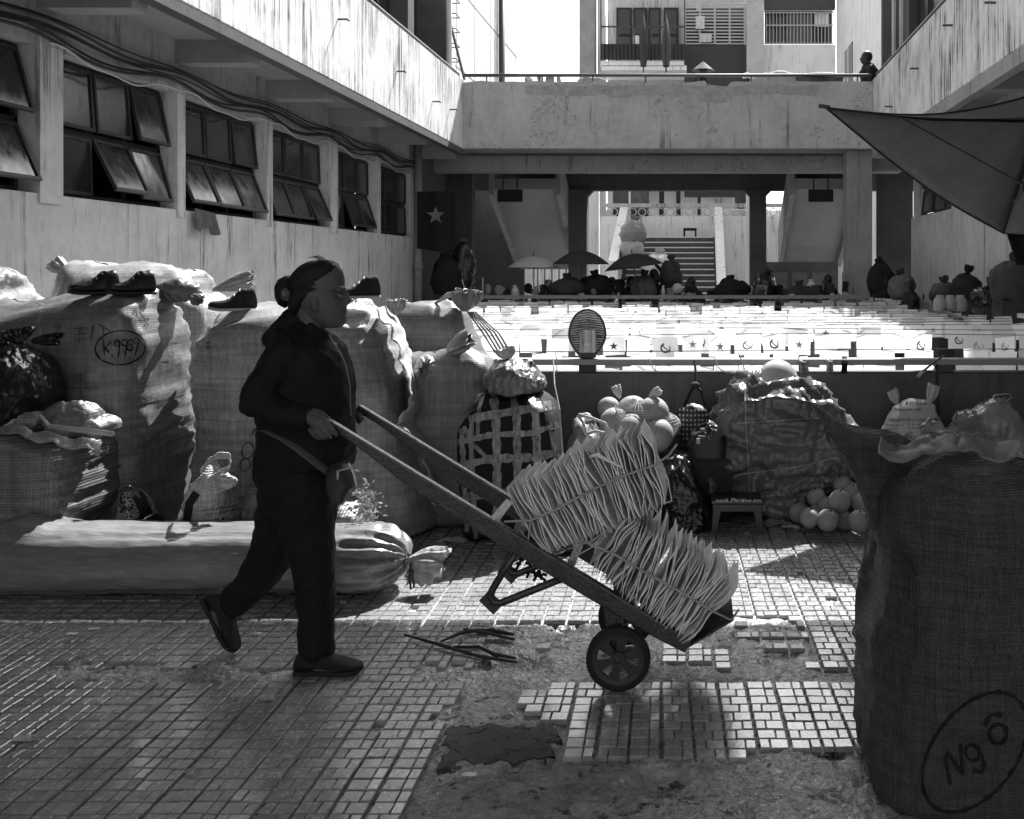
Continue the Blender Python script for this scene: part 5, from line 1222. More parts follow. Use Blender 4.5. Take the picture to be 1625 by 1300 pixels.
for y, sg in ((YN - .045, -1), (YF + .045, 1)):
    b = MB(); b.lathe([(WR - .022, -.017), (WR - .006, -.02), (WR, -.012), (WR, .012), (WR - .006, .02), (WR - .022, .017), (WR - .022, -.017)], (WX, y, WZ), 48, 'y'); tyre = b.build('wheel', MT['rubber'], trolley, smooth=True)
    b = MB(); b.lathe([(.074, -.012), (.092, -.014), (.092, .014), (.074, .012), (.074, -.012)], (WX, y, WZ), 40, 'y')
    b.lathe([(.0, -.02), (.028, -.02), (.03, 0), (.028, .02), (0, .02)], (WX, y, WZ), 24, 'y')
    for k in range(6):
        a = R(60 * k + 18); d_ = Vector((math.cos(a), 0, math.sin(a))); e_ = Vector((-math.sin(a), 0, math.cos(a))); c = Vector((WX, y - .008, WZ))
        b.poly([c + d_ * .02 - e_ * .010, c + d_ * .076 - e_ * .021, c + d_ * .076 + e_ * .021, c + d_ * .02 + e_ * .010], (0, .016, 0))
    o = b.build('rim', MT['wheel_hub'], tyre); o['kind'] = 'part' if False else 'thing'; del o['kind']
b = MB(); b.tube([(WX, YN - .07, WZ), (WX, YF + .07, WZ)], .011, 10); b.build('axle', MT['metal_dark'], trolley, smooth=True)
for y in (YN, YF):
    tp = TA + TU * 1.17; q = TA + TU * 1.25; b = MB(); b.poly([(tp.x - .0, y - .008, tp.z - .02), (q.x + .0, y - .008, q.z - .02), (WX + .025, y - .008, WZ - .015), (WX - .025, y - .008, WZ - .015)], (0, .016, 0)); b.build('axle_bracket', MT['rail_steel'], trolley)
    def sp(px, py): v = P(px, py, YN); return Vector((v.x, y, v.z))
    b = MB(); b.tube([sp(826, 868), sp(800, 905), sp(782, 935), sp(778, 946), sp(783, 956), sp(795, 957), sp(840, 939), sp(897, 916)], .0135, 10); b.build('stand_leg', MT['rail_steel'], trolley, smooth=True)
    b = MB(); b.bar(sp(768, 945), sp(791, 967), .05, .008, (0, 1, 0)); b.build('stand_foot', MT['rail_steel'], trolley)
ltr = MB()
for pts in ([(828, 887), (818, 906)], [(824, 885), (832, 890)], [(814, 903), (822, 908)], [(819, 893), (826, 897)], [(834, 892), (841, 896), (841, 903), (835, 909), (828, 908)], [(844, 898), (836, 917)], [(844, 898), (850, 914)], [(838, 906), (849, 909)],
            [(855, 905), (847, 922)], [(855, 905), (860, 920)], [(850, 913), (859, 915)], [(868, 913), (862, 911), (858, 916), (865, 921), (862, 928), (855, 927)]):
    ltr.tube([P(x, y, YF) for x, y in pts], .0065, 6)
ltr.build('lettering', MT['black'], trolley)

# ================================================================ paper bundles
mat('cardboard', .80, .38, .25, 7, .3, 40, spec=.7, orand=.28, stretch=(1, 1, 5), gloss_noise=.15)
def bundle(label, TL, TR, BL, BR, n, seed, y0=3.575, dep=.32):
    rr = random.Random(seed); c0 = P((BL[0] + BR[0]) / 2, (BL[1] + BR[1]) / 2, 3.7)
    t = thing('paper_bundle', c0, label, 'paper bundle', 'flattened paper bundles on the trolley')
    a, b_, c, d_ = P(*BL, y0), P(*BR, y0), P(*TR, y0), P(*TL, y0); mid = (a + b_ + c + d_) / 4
    for i in range(n):
        u = (i + .5) / n; ud = ((b_ - a).lerp(c - d_, .5)).normalized(); th = ((b_ - a).length + (c - d_).length) / 4 / n * rr.uniform(.42, .72)
        lo = a.lerp(b_, u) + ud * rr.gauss(0, .003); hi = d_.lerp(c, u) + ud * rr.gauss(0, .006); up = (hi - lo)
        lo = lo + up * rr.uniform(-.03, .03); hi = hi + up * rr.uniform(-.05, .04)
        bend = rr.gauss(0, .013); ya, yb = y0 + rr.uniform(-.012, .022), y0 + dep + rr.uniform(-.05, .03); m = MB(); nv = 8
        tw = rr.gauss(0, .008)
        for k in range(nv + 1):
            v = k / nv; pt = lo.lerp(hi, v) + ud * (bend * math.sin(math.pi * v) + .004 * math.sin(v * 9 + i))
            axis = a.lerp(d_, v).lerp(b_.lerp(c, v), .5); pt = pt.lerp(axis, .10 * math.exp(-((v - .5) / .16) ** 2))
            h_ = th * (1 if 0 < k < nv else .45)
            for (yy, sg) in ((ya, -1), (ya, 1), (lerp(ya, yb, .5), 1), (yb, 1), (yb, -1), (lerp(ya, yb, .5), -1)):
                f = (yy - ya) / (yb - ya); hh = h_ * (.7 if yy == ya else 1)
                m.v.append(tuple(pt + ud * (sg * hh + tw * f + .006 * noise.noise(Vector((i * 3.3, f * 3, v * 3.5)))) + Vector((0, yy, 0)) - Vector((0, pt.y, 0))))
        for k in range(nv):
            for j in range(6): m.f.append([k * 6 + j, k * 6 + (j + 1) % 6, k * 6 + 6 + (j + 1) % 6, k * 6 + 6 + j]); m.m.append(0)
        m.f += [[0, 1, 2, 5], [5, 2, 3, 4], [nv * 6 + q for q in (5, 2, 1, 0)], [nv * 6 + q for q in (4, 3, 2, 5)]]; m.m += [0] * 4
        m.build('sheet', MT['cardboard'], t)
    return t
U1 = bundle('upper paper bundle nearest the trolley handles', (803, 775), (905, 733), (862, 881), (958, 848), 27, 1)
U2 = bundle('upper paper bundle farther from the handles, highest on the load', (903, 722), (1022, 686), (958, 850), (1058, 802), 28, 2)
L1 = bundle('lower paper bundle lying against the rails under the upper ones', (992, 824), (1060, 850), (932, 900), (1020, 972), 26, 3)
L2 = bundle('lowest paper bundle at the toe plate of the trolley', (1064, 856), (1174, 934), (1022, 968), (1090, 1026), 28, 4)
for par, pts in ((U1, [(800, 828), (842, 826), (880, 810), (930, 782)]), (U2, [(930, 782), (985, 757), (1040, 738), (1062, 722)]), (L1, [(930, 860), (975, 880), (1030, 912)]), (L2, [(1030, 912), (1090, 945), (1135, 972), (1160, 984)])):
    b = MB(); b.tube([P(x, y, 3.553) for x, y in pts] + [P(pts[-1][0] + 12, pts[-1][1] - 16, 3.75)], .0042, 6); b.build('tie_string', MT['rope'], par, smooth=True)
for par, pts in ((U1, [(842, 824), (838, 858), (826, 842)]), (L1, [(900, 872), (940, 858), (968, 838)]), (U1, [(886, 884), (905, 888), (940, 868), (958, 848)])):
    b = MB(); b.tube([P(x, y, 3.56) for x, y in pts], .003, 5); b.build('loose_string', MT['rope'], par, smooth=True)
for k, (pts) in enumerate(([(935, 725), (948, 722), (980, 738), (990, 745)], [(1020, 690), (1042, 720), (1060, 760), (1066, 795), (1050, 800)])):
    b = MB(); b.tube([P(x, y, 3.56 + .1 * k) for x, y in pts], [.012, .02, .016, .004] if k == 0 else .008, 6, flat=.35); b.build('torn_flap', MT['cardboard'], U2, smooth=True)

# ================================================================ walking woman
DB = 3.80
per = thing('person', (P(475, 900, DB).x, DB, 0), 'person in dark hooded jacket and trousers walking and pushing the trolley', 'person')
def rows_loft(mb, rows, D, ex=2.3, nu=40, fn=None, flat_front=0):
    """rows: (py, x_left, x_right, half depth m) from top to bottom"""
    rows2 = []
    for (a, b_) in zip(rows, rows[1:]):
        for k in range(3): rows2.append(tuple(lerp(a[i], b_[i], k / 3) for i in range(4)))
    rows2.append(rows[-1]); base = len(mb.v)
    for y, xl, xr, hd in rows2:
        l, r = P(xl, y, D), P(xr, y, D); c, hw = (l.x + r.x) / 2, (r.x - l.x) / 2
        for j in range(nu):
            th = 2 * math.pi * j / nu; cs, sn = math.cos(th), math.sin(th); k = 1 - flat_front * max(0, cs)
            mb.v.append((c + hw * math.copysign(abs(cs) ** (2 / ex), cs), D + hd * k * math.copysign(abs(sn) ** (2 / ex), sn), l.z))
    for i in range(len(rows2) - 1):
        for j in range(nu): mb.f.append([base + i * nu + j, base + (i + 1) * nu + j, base + (i + 1) * nu + (j + 1) % nu, base + i * nu + (j + 1) % nu]); mb.m.append(0)
    mb.f.append([base + j for j in range(nu)]); mb.f.append([base + (len(rows2) - 1) * nu + j for j in range(nu - 1, -1, -1)]); mb.m += [0, 0]
def L3(mb, pts, n=14, flat=1.0): limb(mb, [(P(x, y, d), r) for x, y, d, r in pts], n, flat)
# --- body (one continuous surface)
bd = MB()
rows_loft(bd, [(416, 502, 526, .02), (421, 488, 536, .045), (428, 480, 542, .062), (438, 474, 545.5, .072), (448, 471, 546.5, .076), (456, 470, 546.5, .076), (462, 470, 545.2, .075), (467, 470.5, 543.5, .074), (474, 471, 545.5, .073), (481, 473, 547, .071), (486, 476, 548.5, .069), (489, 478, 550.3, .067), (492, 480, 549.2, .066), (496, 483, 550, .063), (500, 486, 548.3, .060), (505, 491, 549, .055), (511, 498, 549.5, .047), (516, 504, 546.5, .036), (520, 511, 540, .022)], DB, 2.25, 44, None, .25)
L3(bd, [(545, 461, DB, .010), (549, 470, DB, .012), (553, 478, DB, .0145)], 10); L3(bd, [(549, 481, DB - .013, .010), (549, 481, DB + .013, .010)], 8)
for sd in (-1, 1): L3(bd, [(536, 459, DB + sd * .055, .012), (545, 459, DB + sd * .02, .012)], 8)
L3(bd, [(492, 490, DB, .054), (494, 515, DB, .052), (490, 545, DB, .060)], 16)
for sd in (-1, 1):
    bd.ell(P(499, 482, DB + sd * .071), (.014, .011, .027), 12, 8); bd.ell(P(500, 491, DB + sd * .071), (.010, .009, .010), 10, 6)
L3(bd, [(488, 560, DB, .12), (480, 640, DB, .115), (470, 740, DB, .125)], 18)
L3(bd, [(465, 560, 3.72, .06), (396, 631, 3.60, .038), (480, 660, 3.575, .028), (492, 664, 3.57, .029)], 12)
L3(bd, [(480, 565, 3.92, .06), (486, 640, 4.0, .038), (548, 652, 3.965, .028), (560, 657, 3.955, .027)], 12)
# near hand: palm, four fingers of unequal length, thumb from the side
L3(bd, [(490, 662, 3.572, .030), (506, 671, 3.566, .031)], 12, .75)
for pts in ([(497, 653, 3.585, .013), (508, 655, 3.600, .0115), (519, 664, 3.605, .0105), (530, 674, 3.60, .0085)],
            [(508, 662, 3.565, .0115), (519, 673, 3.548, .0105), (527, 682, 3.547, .0098), (534, 691, 3.555, .008)],
            [(506, 672, 3.558, .0115), (515, 684, 3.545, .0105), (521, 691, 3.552, .0098), (524, 694, 3.57, .0085)],
            [(499, 678, 3.56, .011), (508, 690, 3.55, .010), (515, 695, 3.56, .0092), (519, 694, 3.585, .008)],
            [(492, 681, 3.57, .0105), (500, 692, 3.56, .009), (507, 696, 3.572, .008), (511, 694, 3.59, .007)]):
    L3(bd, pts, 9)
# far hand over its handle
L3(bd, [(560, 656, 3.955, .028), (567, 658, 3.95, .027)], 10, .75)
for k in range(4): L3(bd, [(566 + k, 653 + 2 * k, 3.945 - .012 * k, .010), (572 + k, 660 + 2 * k, 3.925 - .008 * k, .009), (567 + k, 668 + k, 3.925, .008)], 8)
L3(bd, [(562, 650, 3.97, .011), (571, 653, 3.975, .009), (576, 660, 3.965, .008)], 8)
L3(bd, [(478, 740, 3.74, .09), (496, 880, 3.73, .055), (502, 1040, 3.72, .038), (508, 1052, 3.715, .038), (540, 1060, 3.71, .03)], 14)
L3(bd, [(460, 750, 3.88, .09), (430, 880, 3.9, .055), (360, 960, 3.9, .038), (345, 972, 3.9, .036), (356, 1010, 3.9, .028)], 14)
remesh(bd.build('body', MT['skin'], per, smooth=True), .0045, 3, .5)
# --- jacket
jk = MB()
rows_loft(jk, [(509, 474, 492, .05), (519, 462, 506, .085), (531, 447, 519, .13), (545, 436, 533, .165), (562, 428, 545, .185), (582, 420, 551, .19), (602, 415, 555, .185), (640, 412, 557, .178), (680, 417, 558, .175), (705, 414, 560, .175), (724, 413, 561, .172), (738, 424, 556, .165)], DB, 2.5, 44)
L3(jk, [(458, 562, 3.67, .075), (430, 594, 3.635, .066), (399, 632, 3.60, .054), (396, 634, 3.60, .052), (440, 652, 3.585, .050), (486, 663, 3.572, .041)], 16)
L3(jk, [(482, 566, 3.93, .075), (484, 638, 4.0, .054), (520, 648, 3.985, .047), (550, 653, 3.96, .040)], 14)
L3(jk, [(424, 541, DB, .024), (440, 531, DB, .045), (466, 512, DB, .058), (478, 508, DB, .055)], 14)
L3(jk, [(424, 541, 3.74, .02), (424, 541, 3.88, .02)], 10); L3(jk, [(436, 532, 3.71, .03), (436, 532, 3.90, .03)], 10); L3(jk, [(492, 518, 3.735, .018), (510, 530, 3.75, .018), (523, 541, DB, .018), (510, 530, 3.86, .018), (492, 518, 3.87, .018)], 10)
o = remesh(jk.build('jacket', MT['cloth_black'], per, smooth=True), .009, 4, .5)
tx = bpy.data.textures.new('folds', 'CLOUDS'); tx.noise_scale = .07; tx.noise_depth = 3
md = o.modifiers.new('folds', 'DISPLACE'); md.texture = tx; md.strength = .030; md.mid_level = .5
b = MB(); b.tube([P(x, y, d) for x, y, d in ((520, 527, 3.77), (529, 543, 3.75), (540, 560, 3.74), (549, 580, 3.745), (555, 610, 3.76), (557, 660, 3.77))], .0022, 5); b.build('zip', MT['pipe_grey'], per, smooth=True)
# --- trousers
tr = MB()
rows_loft(tr, [(690, 420, 545, .15), (715, 413, 538, .165), (745, 413, 530, .165), (775, 420, 527, .16), (800, 428, 526, .14), (815, 440, 520, .11)], DB, 2.5, 40)
L3(tr, [(478, 775, 3.74, .118), (486, 830, 3.735, .108), (495, 880, 3.73, .082), (500, 935, 3.725, .070), (502, 985, 3.72, .064), (502, 1033, 3.72, .062)], 18)
L3(tr, [(458, 785, 3.87, .112), (447, 840, 3.89, .10), (428, 886, 3.9, .084), (400, 926, 3.9, .070), (372, 957, 3.9, .060)], 18)
o = remesh(tr.build('trousers', MT['cloth_black'], per, smooth=True), .009, 4, .5); md = o.modifiers.new('folds', 'DISPLACE'); md.texture = tx; md.strength = .026; md.mid_level = .5
# --- shoes
mat('shoe_knit', .028, .8, .4, 5, .5, 40, spec=.2, stretch=(9, 1, 9)); mat('sole', .02, .7, .2, 8)
def shoe_mb(Ls=.245, hw=.045, hi=False):
    up, so2 = MB(), MB(); n = 22
    prof = [(0, .075, .7), (.04, .125, .8), (.1, .135, .82), (.22, .125, .84), (.3, .132, .7), (.36, .118, .8), (.5, .085, .9), (.65, .065, 1.0), (.8, .06, 1.05), (.9, .054, 1.0), (.97, .044, .82), (1, .03, .5)] if hi else [(0, .052, .72), (.06, .085, .86), (.2, .098, .92), (.32, .096, .86), (.45, .078, .86), (.6, .06, .98), (.75, .048, 1.02), (.88, .038, .9), (.96, .028, .62), (1, .018, .25)]
    for m_, lo, hi, ww in ((up, .016, None, 1.0), (so2, 0, .018, 1.07)):
        for i in range(n + 1):
            t = i / n; h = interp([(a, b_) for a, b_, c in prof], t); w_ = interp([(a, c) for a, b_, c in prof], t) * hw * ww
            for j in range(16):
                th = 2 * math.pi * j / 16; cs, sn = math.cos(th), math.sin(th)
                zt = (h if hi is None else hi) ; zc = (lo + zt) / 2; zh = (zt - lo) / 2
                m_.v.append((t * Ls, w_ * math.copysign(abs(cs) ** .75, cs), zc + zh * math.copysign(abs(sn) ** (.8 if hi is None else .4), sn) + (.012 * max(0, (t - .75) / .25) ** 2)))
        for i in range(n):
            for j in range(16): m_.f.append([i * 16 + j, i * 16 + (j + 1) % 16, i * 16 + 16 + (j + 1) % 16, i * 16 + 16 + j]); m_.m.append(0)
        m_.f += [list(range(15, -1, -1)), [n * 16 + j for j in range(16)]]; m_.m += [0, 0]
    return up, so2
def put_shoe(par, M, lace=None, um='shoe_knit', sm='sole'):
    up, so2 = shoe_mb(hi=bool(lace))
    for m_ in (up, so2): m_.v = [tuple(M @ Vector(v)) for v in m_.v]
    o = up.build('shoe' if lace is None else 'upper', MT[um], par, smooth=True); so2.build('sole', MT[sm], o if lace is None else par, smooth=True)
    if lace:
        for k in range(3):
            b = MB(); x = .085 + .028 * k; z = interp([(.08, .125), (.11, .095), (.15, .07)], x) + .004
            b.tube([M @ Vector((x - .008, -.026, z - .012)), M @ Vector((x, 0, z)), M @ Vector((x + .008, .026, z - .012))], .004, 5); b.build('lace', MT[lace], par)
put_shoe(per, Matrix.Translation(P(470, 1068, 3.71) * 1) @ Matrix.Scale(1, 4))
q0 = P(322, 948, 3.9); dsh = Vector((.46, 0, -.885)); nsh = Vector((.885, 0, .46))
put_shoe(per, Matrix.Translation(q0) @ Matrix((dsh, Vector((0, 1, 0)), nsh)).transposed().to_4x4())
# --- hair
hr = MB()
rows_loft(hr, [(413.5, 506, 522, .016), (416, 495, 530, .042), (421, 485, 535.5, .060), (428, 478, 537, .072), (436, 472, 533, .078), (444, 468, 527, .080), (452, 466, 522, .080), (460, 465, 518, .080), (468, 464, 511, .079), (475, 464, 497, .077), (483, 463, 491, .072), (491, 462, 487, .062), (498, 461, 481, .048), (503, 461, 472, .03)], DB, 2.4, 44)
wrinkle(hr, .006, (10, 60, 60), 3, 3, .4); hr.build('hair', MT['hair'], per, smooth=True)
b = MB(); b.ell(P(453, 463, DB), (.036, .05, .058), 26, 18); wrinkle(b, .008, (30, 30, 30), 4, 3, .5); b.build('hair_bun', MT['hair'], per, smooth=True)
cl_ = MB(); cl_.ell(P(454, 468, DB - .045), (.018, .014, .021), 20, 12); wrinkle(cl_, .010, (60, 60, 60), 6, 2, .6); cl_.build('hair_clip', mat('clip', .10, .4, .5, 40, .5, 90, spec=.5), per, smooth=True)
b = MB(); b.tube([P(440 + 6 * k, 447 - 2.2 * k, DB) for k in range(5)], [.005, .009, .006, .009, .005], 6); b.build('hair_band', mat('band', .3, .6, .4, 60, .4), per)
st_ = MB(); rr_h = random.Random(8)
for k in range(5): st_.tube([P(512 + 2 * k, 418, DB + .01), P(507 + 2 * k, 412 - k * .4, DB + .01), P(497 + 3 * k, 408 - .3 * k, DB + .02), P(488 + 4 * k, 409 - k, DB + .02)], [.0015, .0013, .0011, .0008], 4)
hc = P(501, 456, DB)
for k in range(64):
    a = R(lerp(-98, 98, (k + rr_h.random()) / 64)); pts = []; st0 = 33 + 24 * abs(math.sin(a)) + rr_h.gauss(0, 6)
    for j in range(9):
        s_ = R(lerp(st0, 172, j / 8)); rx_, ry_, rz_ = .088, .082, .098
        pts.append(hc + Vector((rx_ * math.cos(s_) - .012 * abs(math.sin(a)), ry_ * math.sin(a) * math.sin(s_), rz_ * math.cos(a) * math.sin(s_))))
    st_.tube(pts, [.001, .003, .0035, .0035, .0035, .003, .003, .003, .002], 5)
st_.build('loose_hair', MT['hair'], per)
for sd in (-1, 1):
    b = MB(); b.ell(P(538.5, 469.5, DB + sd * .046), (.0115, .0085, .0095), 14, 10); e = b.build('eye', mat('eye', .10, .15, .1, spec=.6), per, smooth=True)
    b = MB(); b.tube([P(x, y, DB + sd * d_) for x, y, d_ in ((527, 462, .064), (534, 459, .059), (541, 459.5, .050), (546, 462, .034))], [.002, .005, .005, .002], 6, flat=.5); b.build('eyebrow', MT['hair'], per, smooth=True)
    b = MB(); b.tube([P(x, y, DB + sd * d_) for x, y, d_ in ((532, 469.5, .0555), (537, 466.5, .0555), (542, 467.5, .050), (544.5, 470, .043))], .0028, 6); b.build('eyelid', MT['skin'], per, smooth=True)
b = MB(); b.tube([P(542, 494, DB - .034), P(547.5, 493.5, DB - .018), P(550.3, 493.3, DB), P(547.5, 493.5, DB + .018)], [.0015, .003, .0035, .003], 6); b.build('lips', mat('lips', .06, .5, .1), per, smooth=True)
# waist bag
wbg = thing('waist_bag', P(542, 790, 3.64), 'dark waist bag with a worn strap hanging at the hip of the walking person', 'bag')
b = MB(); b.tube([P(x, y, d_) for x, y, d_ in ((412, 680, 3.70), (425, 684, 3.645), (450, 696, 3.62), (475, 713, 3.61), (500, 733, 3.612), (520, 748, 3.625))], .021, 8, flat=.16)
b.v = [(x, y, z) for x, y, z in b.v]; b.build('strap', mat('strap', .10, .8, .3, 20, .2, 90), wbg, smooth=True)
mb = loft([(519, 740), (513, 760), (516, 785), (526, 800)], [(552, 734), (564, 752), (566, 775), (558, 794)], [(512, 750), (525, 738), (552, 733), (566, 752)], 3.645, .10, bot=[(512, 790), (535, 801), (566, 786)], tr=.3, n1=16, n2=10, nu=48, ex=2.6)
wrinkle(mb, .006, (16, 16, 16), 3, 3, .5); mb.build('pouch', mat('pouch', .035, .6, .3, 8, .2, 90, spec=.4), wbg, smooth=True)
b = MB(); b.tube([P(535, 748, 3.588), P(550, 744, 3.59), P(560, 742, 3.60)], .003, 5); b.tube([P(536, 748, 3.585), P(536, 762, 3.583)], .004, 6); b.build('zip', MT['metal_pale'], wbg, smooth=True)
b = MB(); b.tube([P(553, 735, 3.61), P(561, 750, 3.605), P(566, 772, 3.61)], .006, 6, flat=.5); b.build('piping', MT['plaster_white'], wbg, smooth=True)

# ================================================================ loose things
G_S = 'shoes left on the bales'
def shoe_thing(px, py, d_, yaw, lab, pitch=0, tone=0):
    c = P(px, py, d_); t = thing('shoe', c, lab, 'shoe', G_S)
    M = Matrix.Translation(c) @ Matrix.Rotation(yaw, 4, 'Z') @ Matrix.Rotation(pitch, 4, 'Y') @ Matrix.Translation((-.12, 0, 0))
    put_shoe(t, M, 'rope', 'leather' if not tone else 'shoe_knit', 'sole' if not tone else 'plaster')
shoe_thing(150, 468, 5.40, R(238), 'left dark shoe of the pair on the marked bale'); shoe_thing(208, 468, 5.42, R(235), 'right dark shoe of the pair on the marked bale')
shoe_thing(370, 494, 5.62, R(215), 'single pale-soled shoe on the left of the wide bale', 0, 1); shoe_thing(568, 474, 5.72, R(210), 'shoe on the wide bale just before the face of the walker', 0, 1)
b = MB(); b.ell(P(282, 462, 5.75), (.13, .08, .065), 36, 22); wrinkle(b, .02, (12, 12, 12), 9, 3, .7); t = thing('plastic_bag', P(282, 478, 5.75), 'small knotted plastic bag beside the two shoes on the bale', 'bag'); b.build('bag', MT['plastic_grey'], t, smooth=True); addt(t, 'knot', 'plastic_grey', tuft(P(300, 468, 5.7), (1, -.2, -.5), .08, .03, 3))
# street-lamp head leaning on the rail
lh = thing('lamp_head', P(932, 566, 6.62), 'oval ribbed lamp head with a pale box, upright on the rail', 'lamp'); dl = 6.60
def ov(a, k=1.0):
    x, y = 29 * math.sin(a) * k, -44 * math.cos(a) * k
    if y > 0: x *= 1 - .45 * (y / 44) ** 1.5
    return P(932 + x, 532 + y * .92, dl)
b = MB(); b.tube([ov(2 * math.pi * k / 40) for k in range(41)], .008, 6); b.build('rim', MT['metal_dark'], lh, smooth=True)
b = MB(); vs = [ov(2 * math.pi * k / 40, .98) + Vector((0, .03, 0)) for k in range(40)]; b.poly(vs, (0, .012, 0)); b.build('back', MT['metal_dark'], lh)
for k in range(19):
    y = -38 + k * 4.1; kx = math.sqrt(max(0, 1 - (y / 44) ** 2)) * 28 * (1 - .45 * (max(0, y) / 44) ** 1.5)
    b = MB(); b.tube([P(932 - kx, 532 + y * .92, dl), P(932, 532 + y * .92 - 3, dl - .02), P(932 + kx, 532 + y * .92, dl)], .0042, 5); b.build('rib', MT['plaster_bright'], lh)
b = MB(); a, c = P(919, 560, dl - .06), P(944, 523, dl - .06); b.b6(a.x, c.x, dl - .06, dl - .01, a.z, c.z); bo = b.build('driver_box', MT['plaster_bright'], lh, bev=.004)
b = MB(); a, c = P(927, 549, dl - .064), P(936, 545, dl - .064); b.b6(a.x, c.x, dl - .063, dl - .0601, a.z, c.z); b.build('sticker', MT['plaster_white'], bo)
b = MB(); a, c = P(919, 568, dl), P(946, 558, dl); b.b6(a.x, c.x, dl - .03, dl + .03, a.z, c.z); b.build('foot', MT['metal_dark'], lh, bev=.006)
# hook tool and things hung on the rail
hk = thing('hook_tool', P(1470, 590, 6.5), 'iron hook with a wooden grip hanging on the rail by a cord', 'hook')
b = MB(); b.tube([P(x, y, 6.48) for x, y in ((1464, 590), (1480, 577), (1496, 566), (1502, 564), (1503, 568))], [.008, .007, .006, .005, .004], 6); b.build('shank', MT['metal_dark'], hk, smooth=True)
b = MB(); b.tube([P(1456, 599, 6.48), P(1466, 588, 6.48)], .012, 8); b.build('grip', MT['metal_pale'], hk, smooth=True)
b = MB(); b.tube([P(1486, 578, 6.5), P(1488, 610, 6.47), P(1490, 670, 6.44)], .007, 6); b.tube([P(1470, 590, 6.48), P(1480, 588, 6.48), P(1486, 580, 6.49)], .004, 5); b.build('cord', MT['string_dark'], hk, smooth=True)
for k, (px, w_, ln, m_, lab) in enumerate(((1274, 15, 55, 'bale_dark', 'first cloth strip from the left draped over the rail right of the helmet'), (1316, 11, 48, 'bale', 'second cloth strip draped over the rail right of the helmet'), (1340, 9, 60, 'cloth_dark', 'dark third cloth strip draped over the rail right of the helmet'))):
    b = MB(); b.grid(lambda u, v: P(px + (u - .5) * w_ + 5 * v * math.sin(v * 4 + k), 568 + (v * ln if v > .12 else -2), 6.62 if v < .12 else 6.53 - .01 * math.sin(u * 6)), 6, 14); tag(b.build('cloth_strip', MT[m_], None, smooth=True, solid=.004), lab, 'cloth', 'cloths on the rail')
for k, (pts, lab) in enumerate((([(1030, 568), (1032, 576), (1036, 584), (1044, 592)], 'short pale string knotted on the rail near the lamp'), ([(1134, 566), (1138, 582), (1152, 592), (1180, 591)], 'looping pale string on the rail left of the helmet'), ([(1172, 560), (1178, 575), (1182, 590)], 'single hanging string close to the helmet'), ([(882, 560), (884, 585), (880, 610), (878, 640)], 'thin string hanging down by the taped bag'))):
    b = MB(); b.tube([P(x, y, 6.53) for x, y in pts], .004, 5); tag(b.build('string', MT['rope'], None, smooth=True), lab, 'string', 'strings on the rail')
# sticks and scraps on the paving
sk = thing('stick_bundle', G(730, 1035), 'tangle of thin dark sticks and cord lying on the paving', 'sticks')
for pts in ([(642, 1014), (700, 1030), (760, 1046), (820, 1056)], [(700, 1024), (730, 1012), (760, 1004), (815, 1010)], [(735, 1003), (770, 1008), (816, 1018)], [(760, 1030), (785, 1042), (818, 1052)], [(720, 1030), (760, 1031), (790, 1045)], [(740, 1006), (780, 1006), (812, 1013)]):
    b = MB(); b.tube([G(x, y) + Vector((0, 0, .012 + .006 * math.sin(x))) for x, y in pts], [.004] + [.007] * (len(pts) - 2) + [.005], 6); b.build('stick', MT['string_dark'], sk, smooth=True)
rr = random.Random(12); litter = [(1210, 835, .09), (1235, 832, .11), (1255, 838, .07), (1315, 851, .04), (1270, 843, .05), (720, 860, .10), (690, 866, .08), (1188, 837, .05), (115, 1008, .03), (425, 992, .03), (408, 1008, .025), (150, 1000, .03), (40, 1175, .05), (305, 1228, .03), (745, 1232, .03), (815, 1225, .03)]
for k, (px, py, s_) in enumerate(litter):
    c = G(px, py); b = MB(); b.grid(lambda u, v: (c.x + (u - .5) * s_ * 1.6 * (1 - .5 * abs(v - .5)), c.y + (v - .5) * s_ * .8, .006 + .25 * s_ * abs(noise.noise(Vector((u * 3 + k, v * 3, k))))), 10, 6)
    tag(b.build('paper_scrap', MT[('sack_pale', 'plastic_clear', 'cardboard')[k % 3]], None, smooth=True), ('torn paper scrap lying on the paving, %s' % ['left end of the three by the stool', 'middle of the three by the stool', 'right end of the three by the stool', 'in front of the pomelo heap', 'between stool and pomelos', 'under the taped bag', 'at the foot of the wide bale', 'nearest the stool leg', 'left of the shade line', 'just behind the front shoe', 'behind the walker shoe heel', 'far left by the roll', 'at the left picture edge', 'in the lower left tiles', 'on the dark patch edge', 'on the bare concrete'][k]), 'scrap', 'scraps on the paving')
# far right goods, dark heaps at the far rail
G_H = 'dark heaps of goods around the far rail'
HEAPS = [(710, 440, 17.9, .35, .52, 'tall dark heap of clothes in the left corner of the passage'), (735, 425, 18.1, .28, .62, 'second dark heap of clothes beside the left corner heap'), (900, 455, 17.9, .4, .22, 'dark heap below the left umbrellas'), (945, 452, 18.0, .4, .25, 'dark heap under the middle umbrella'), (1020, 455, 18.1, .3, .32, 'dark heap beside the raised-arm person'), (1065, 440, 18.4, .26, .45, 'dark heap at the foot of the wide stair'),
         (1160, 458, 18.0, .42, .22, 'wide dark heap right of the wide stair'), (1215, 452, 18.1, .25, .3, 'dark heap below the dark passage column'), (1270, 462, 18.0, .4, .15, 'low dark heap before the panel board'), (1398, 445, 17.2, .30, .42, 'tall dark heap behind the far right column'), (1432, 455, 16.0, .26, .28, 'dark heap in the right corner near the seated person'),
         (1500, 462, 13.6, .25, .16, 'dark heap along the right rail, farthest'), (1535, 452, 12.9, .22, .22, 'pointed dark heap along the right rail'), (1570, 470, 12.2, .25, .18, 'dark heap along the right rail, third'), (1605, 450, 11.6, .32, .35, 'biggest dark heap at the right edge above the rail')]
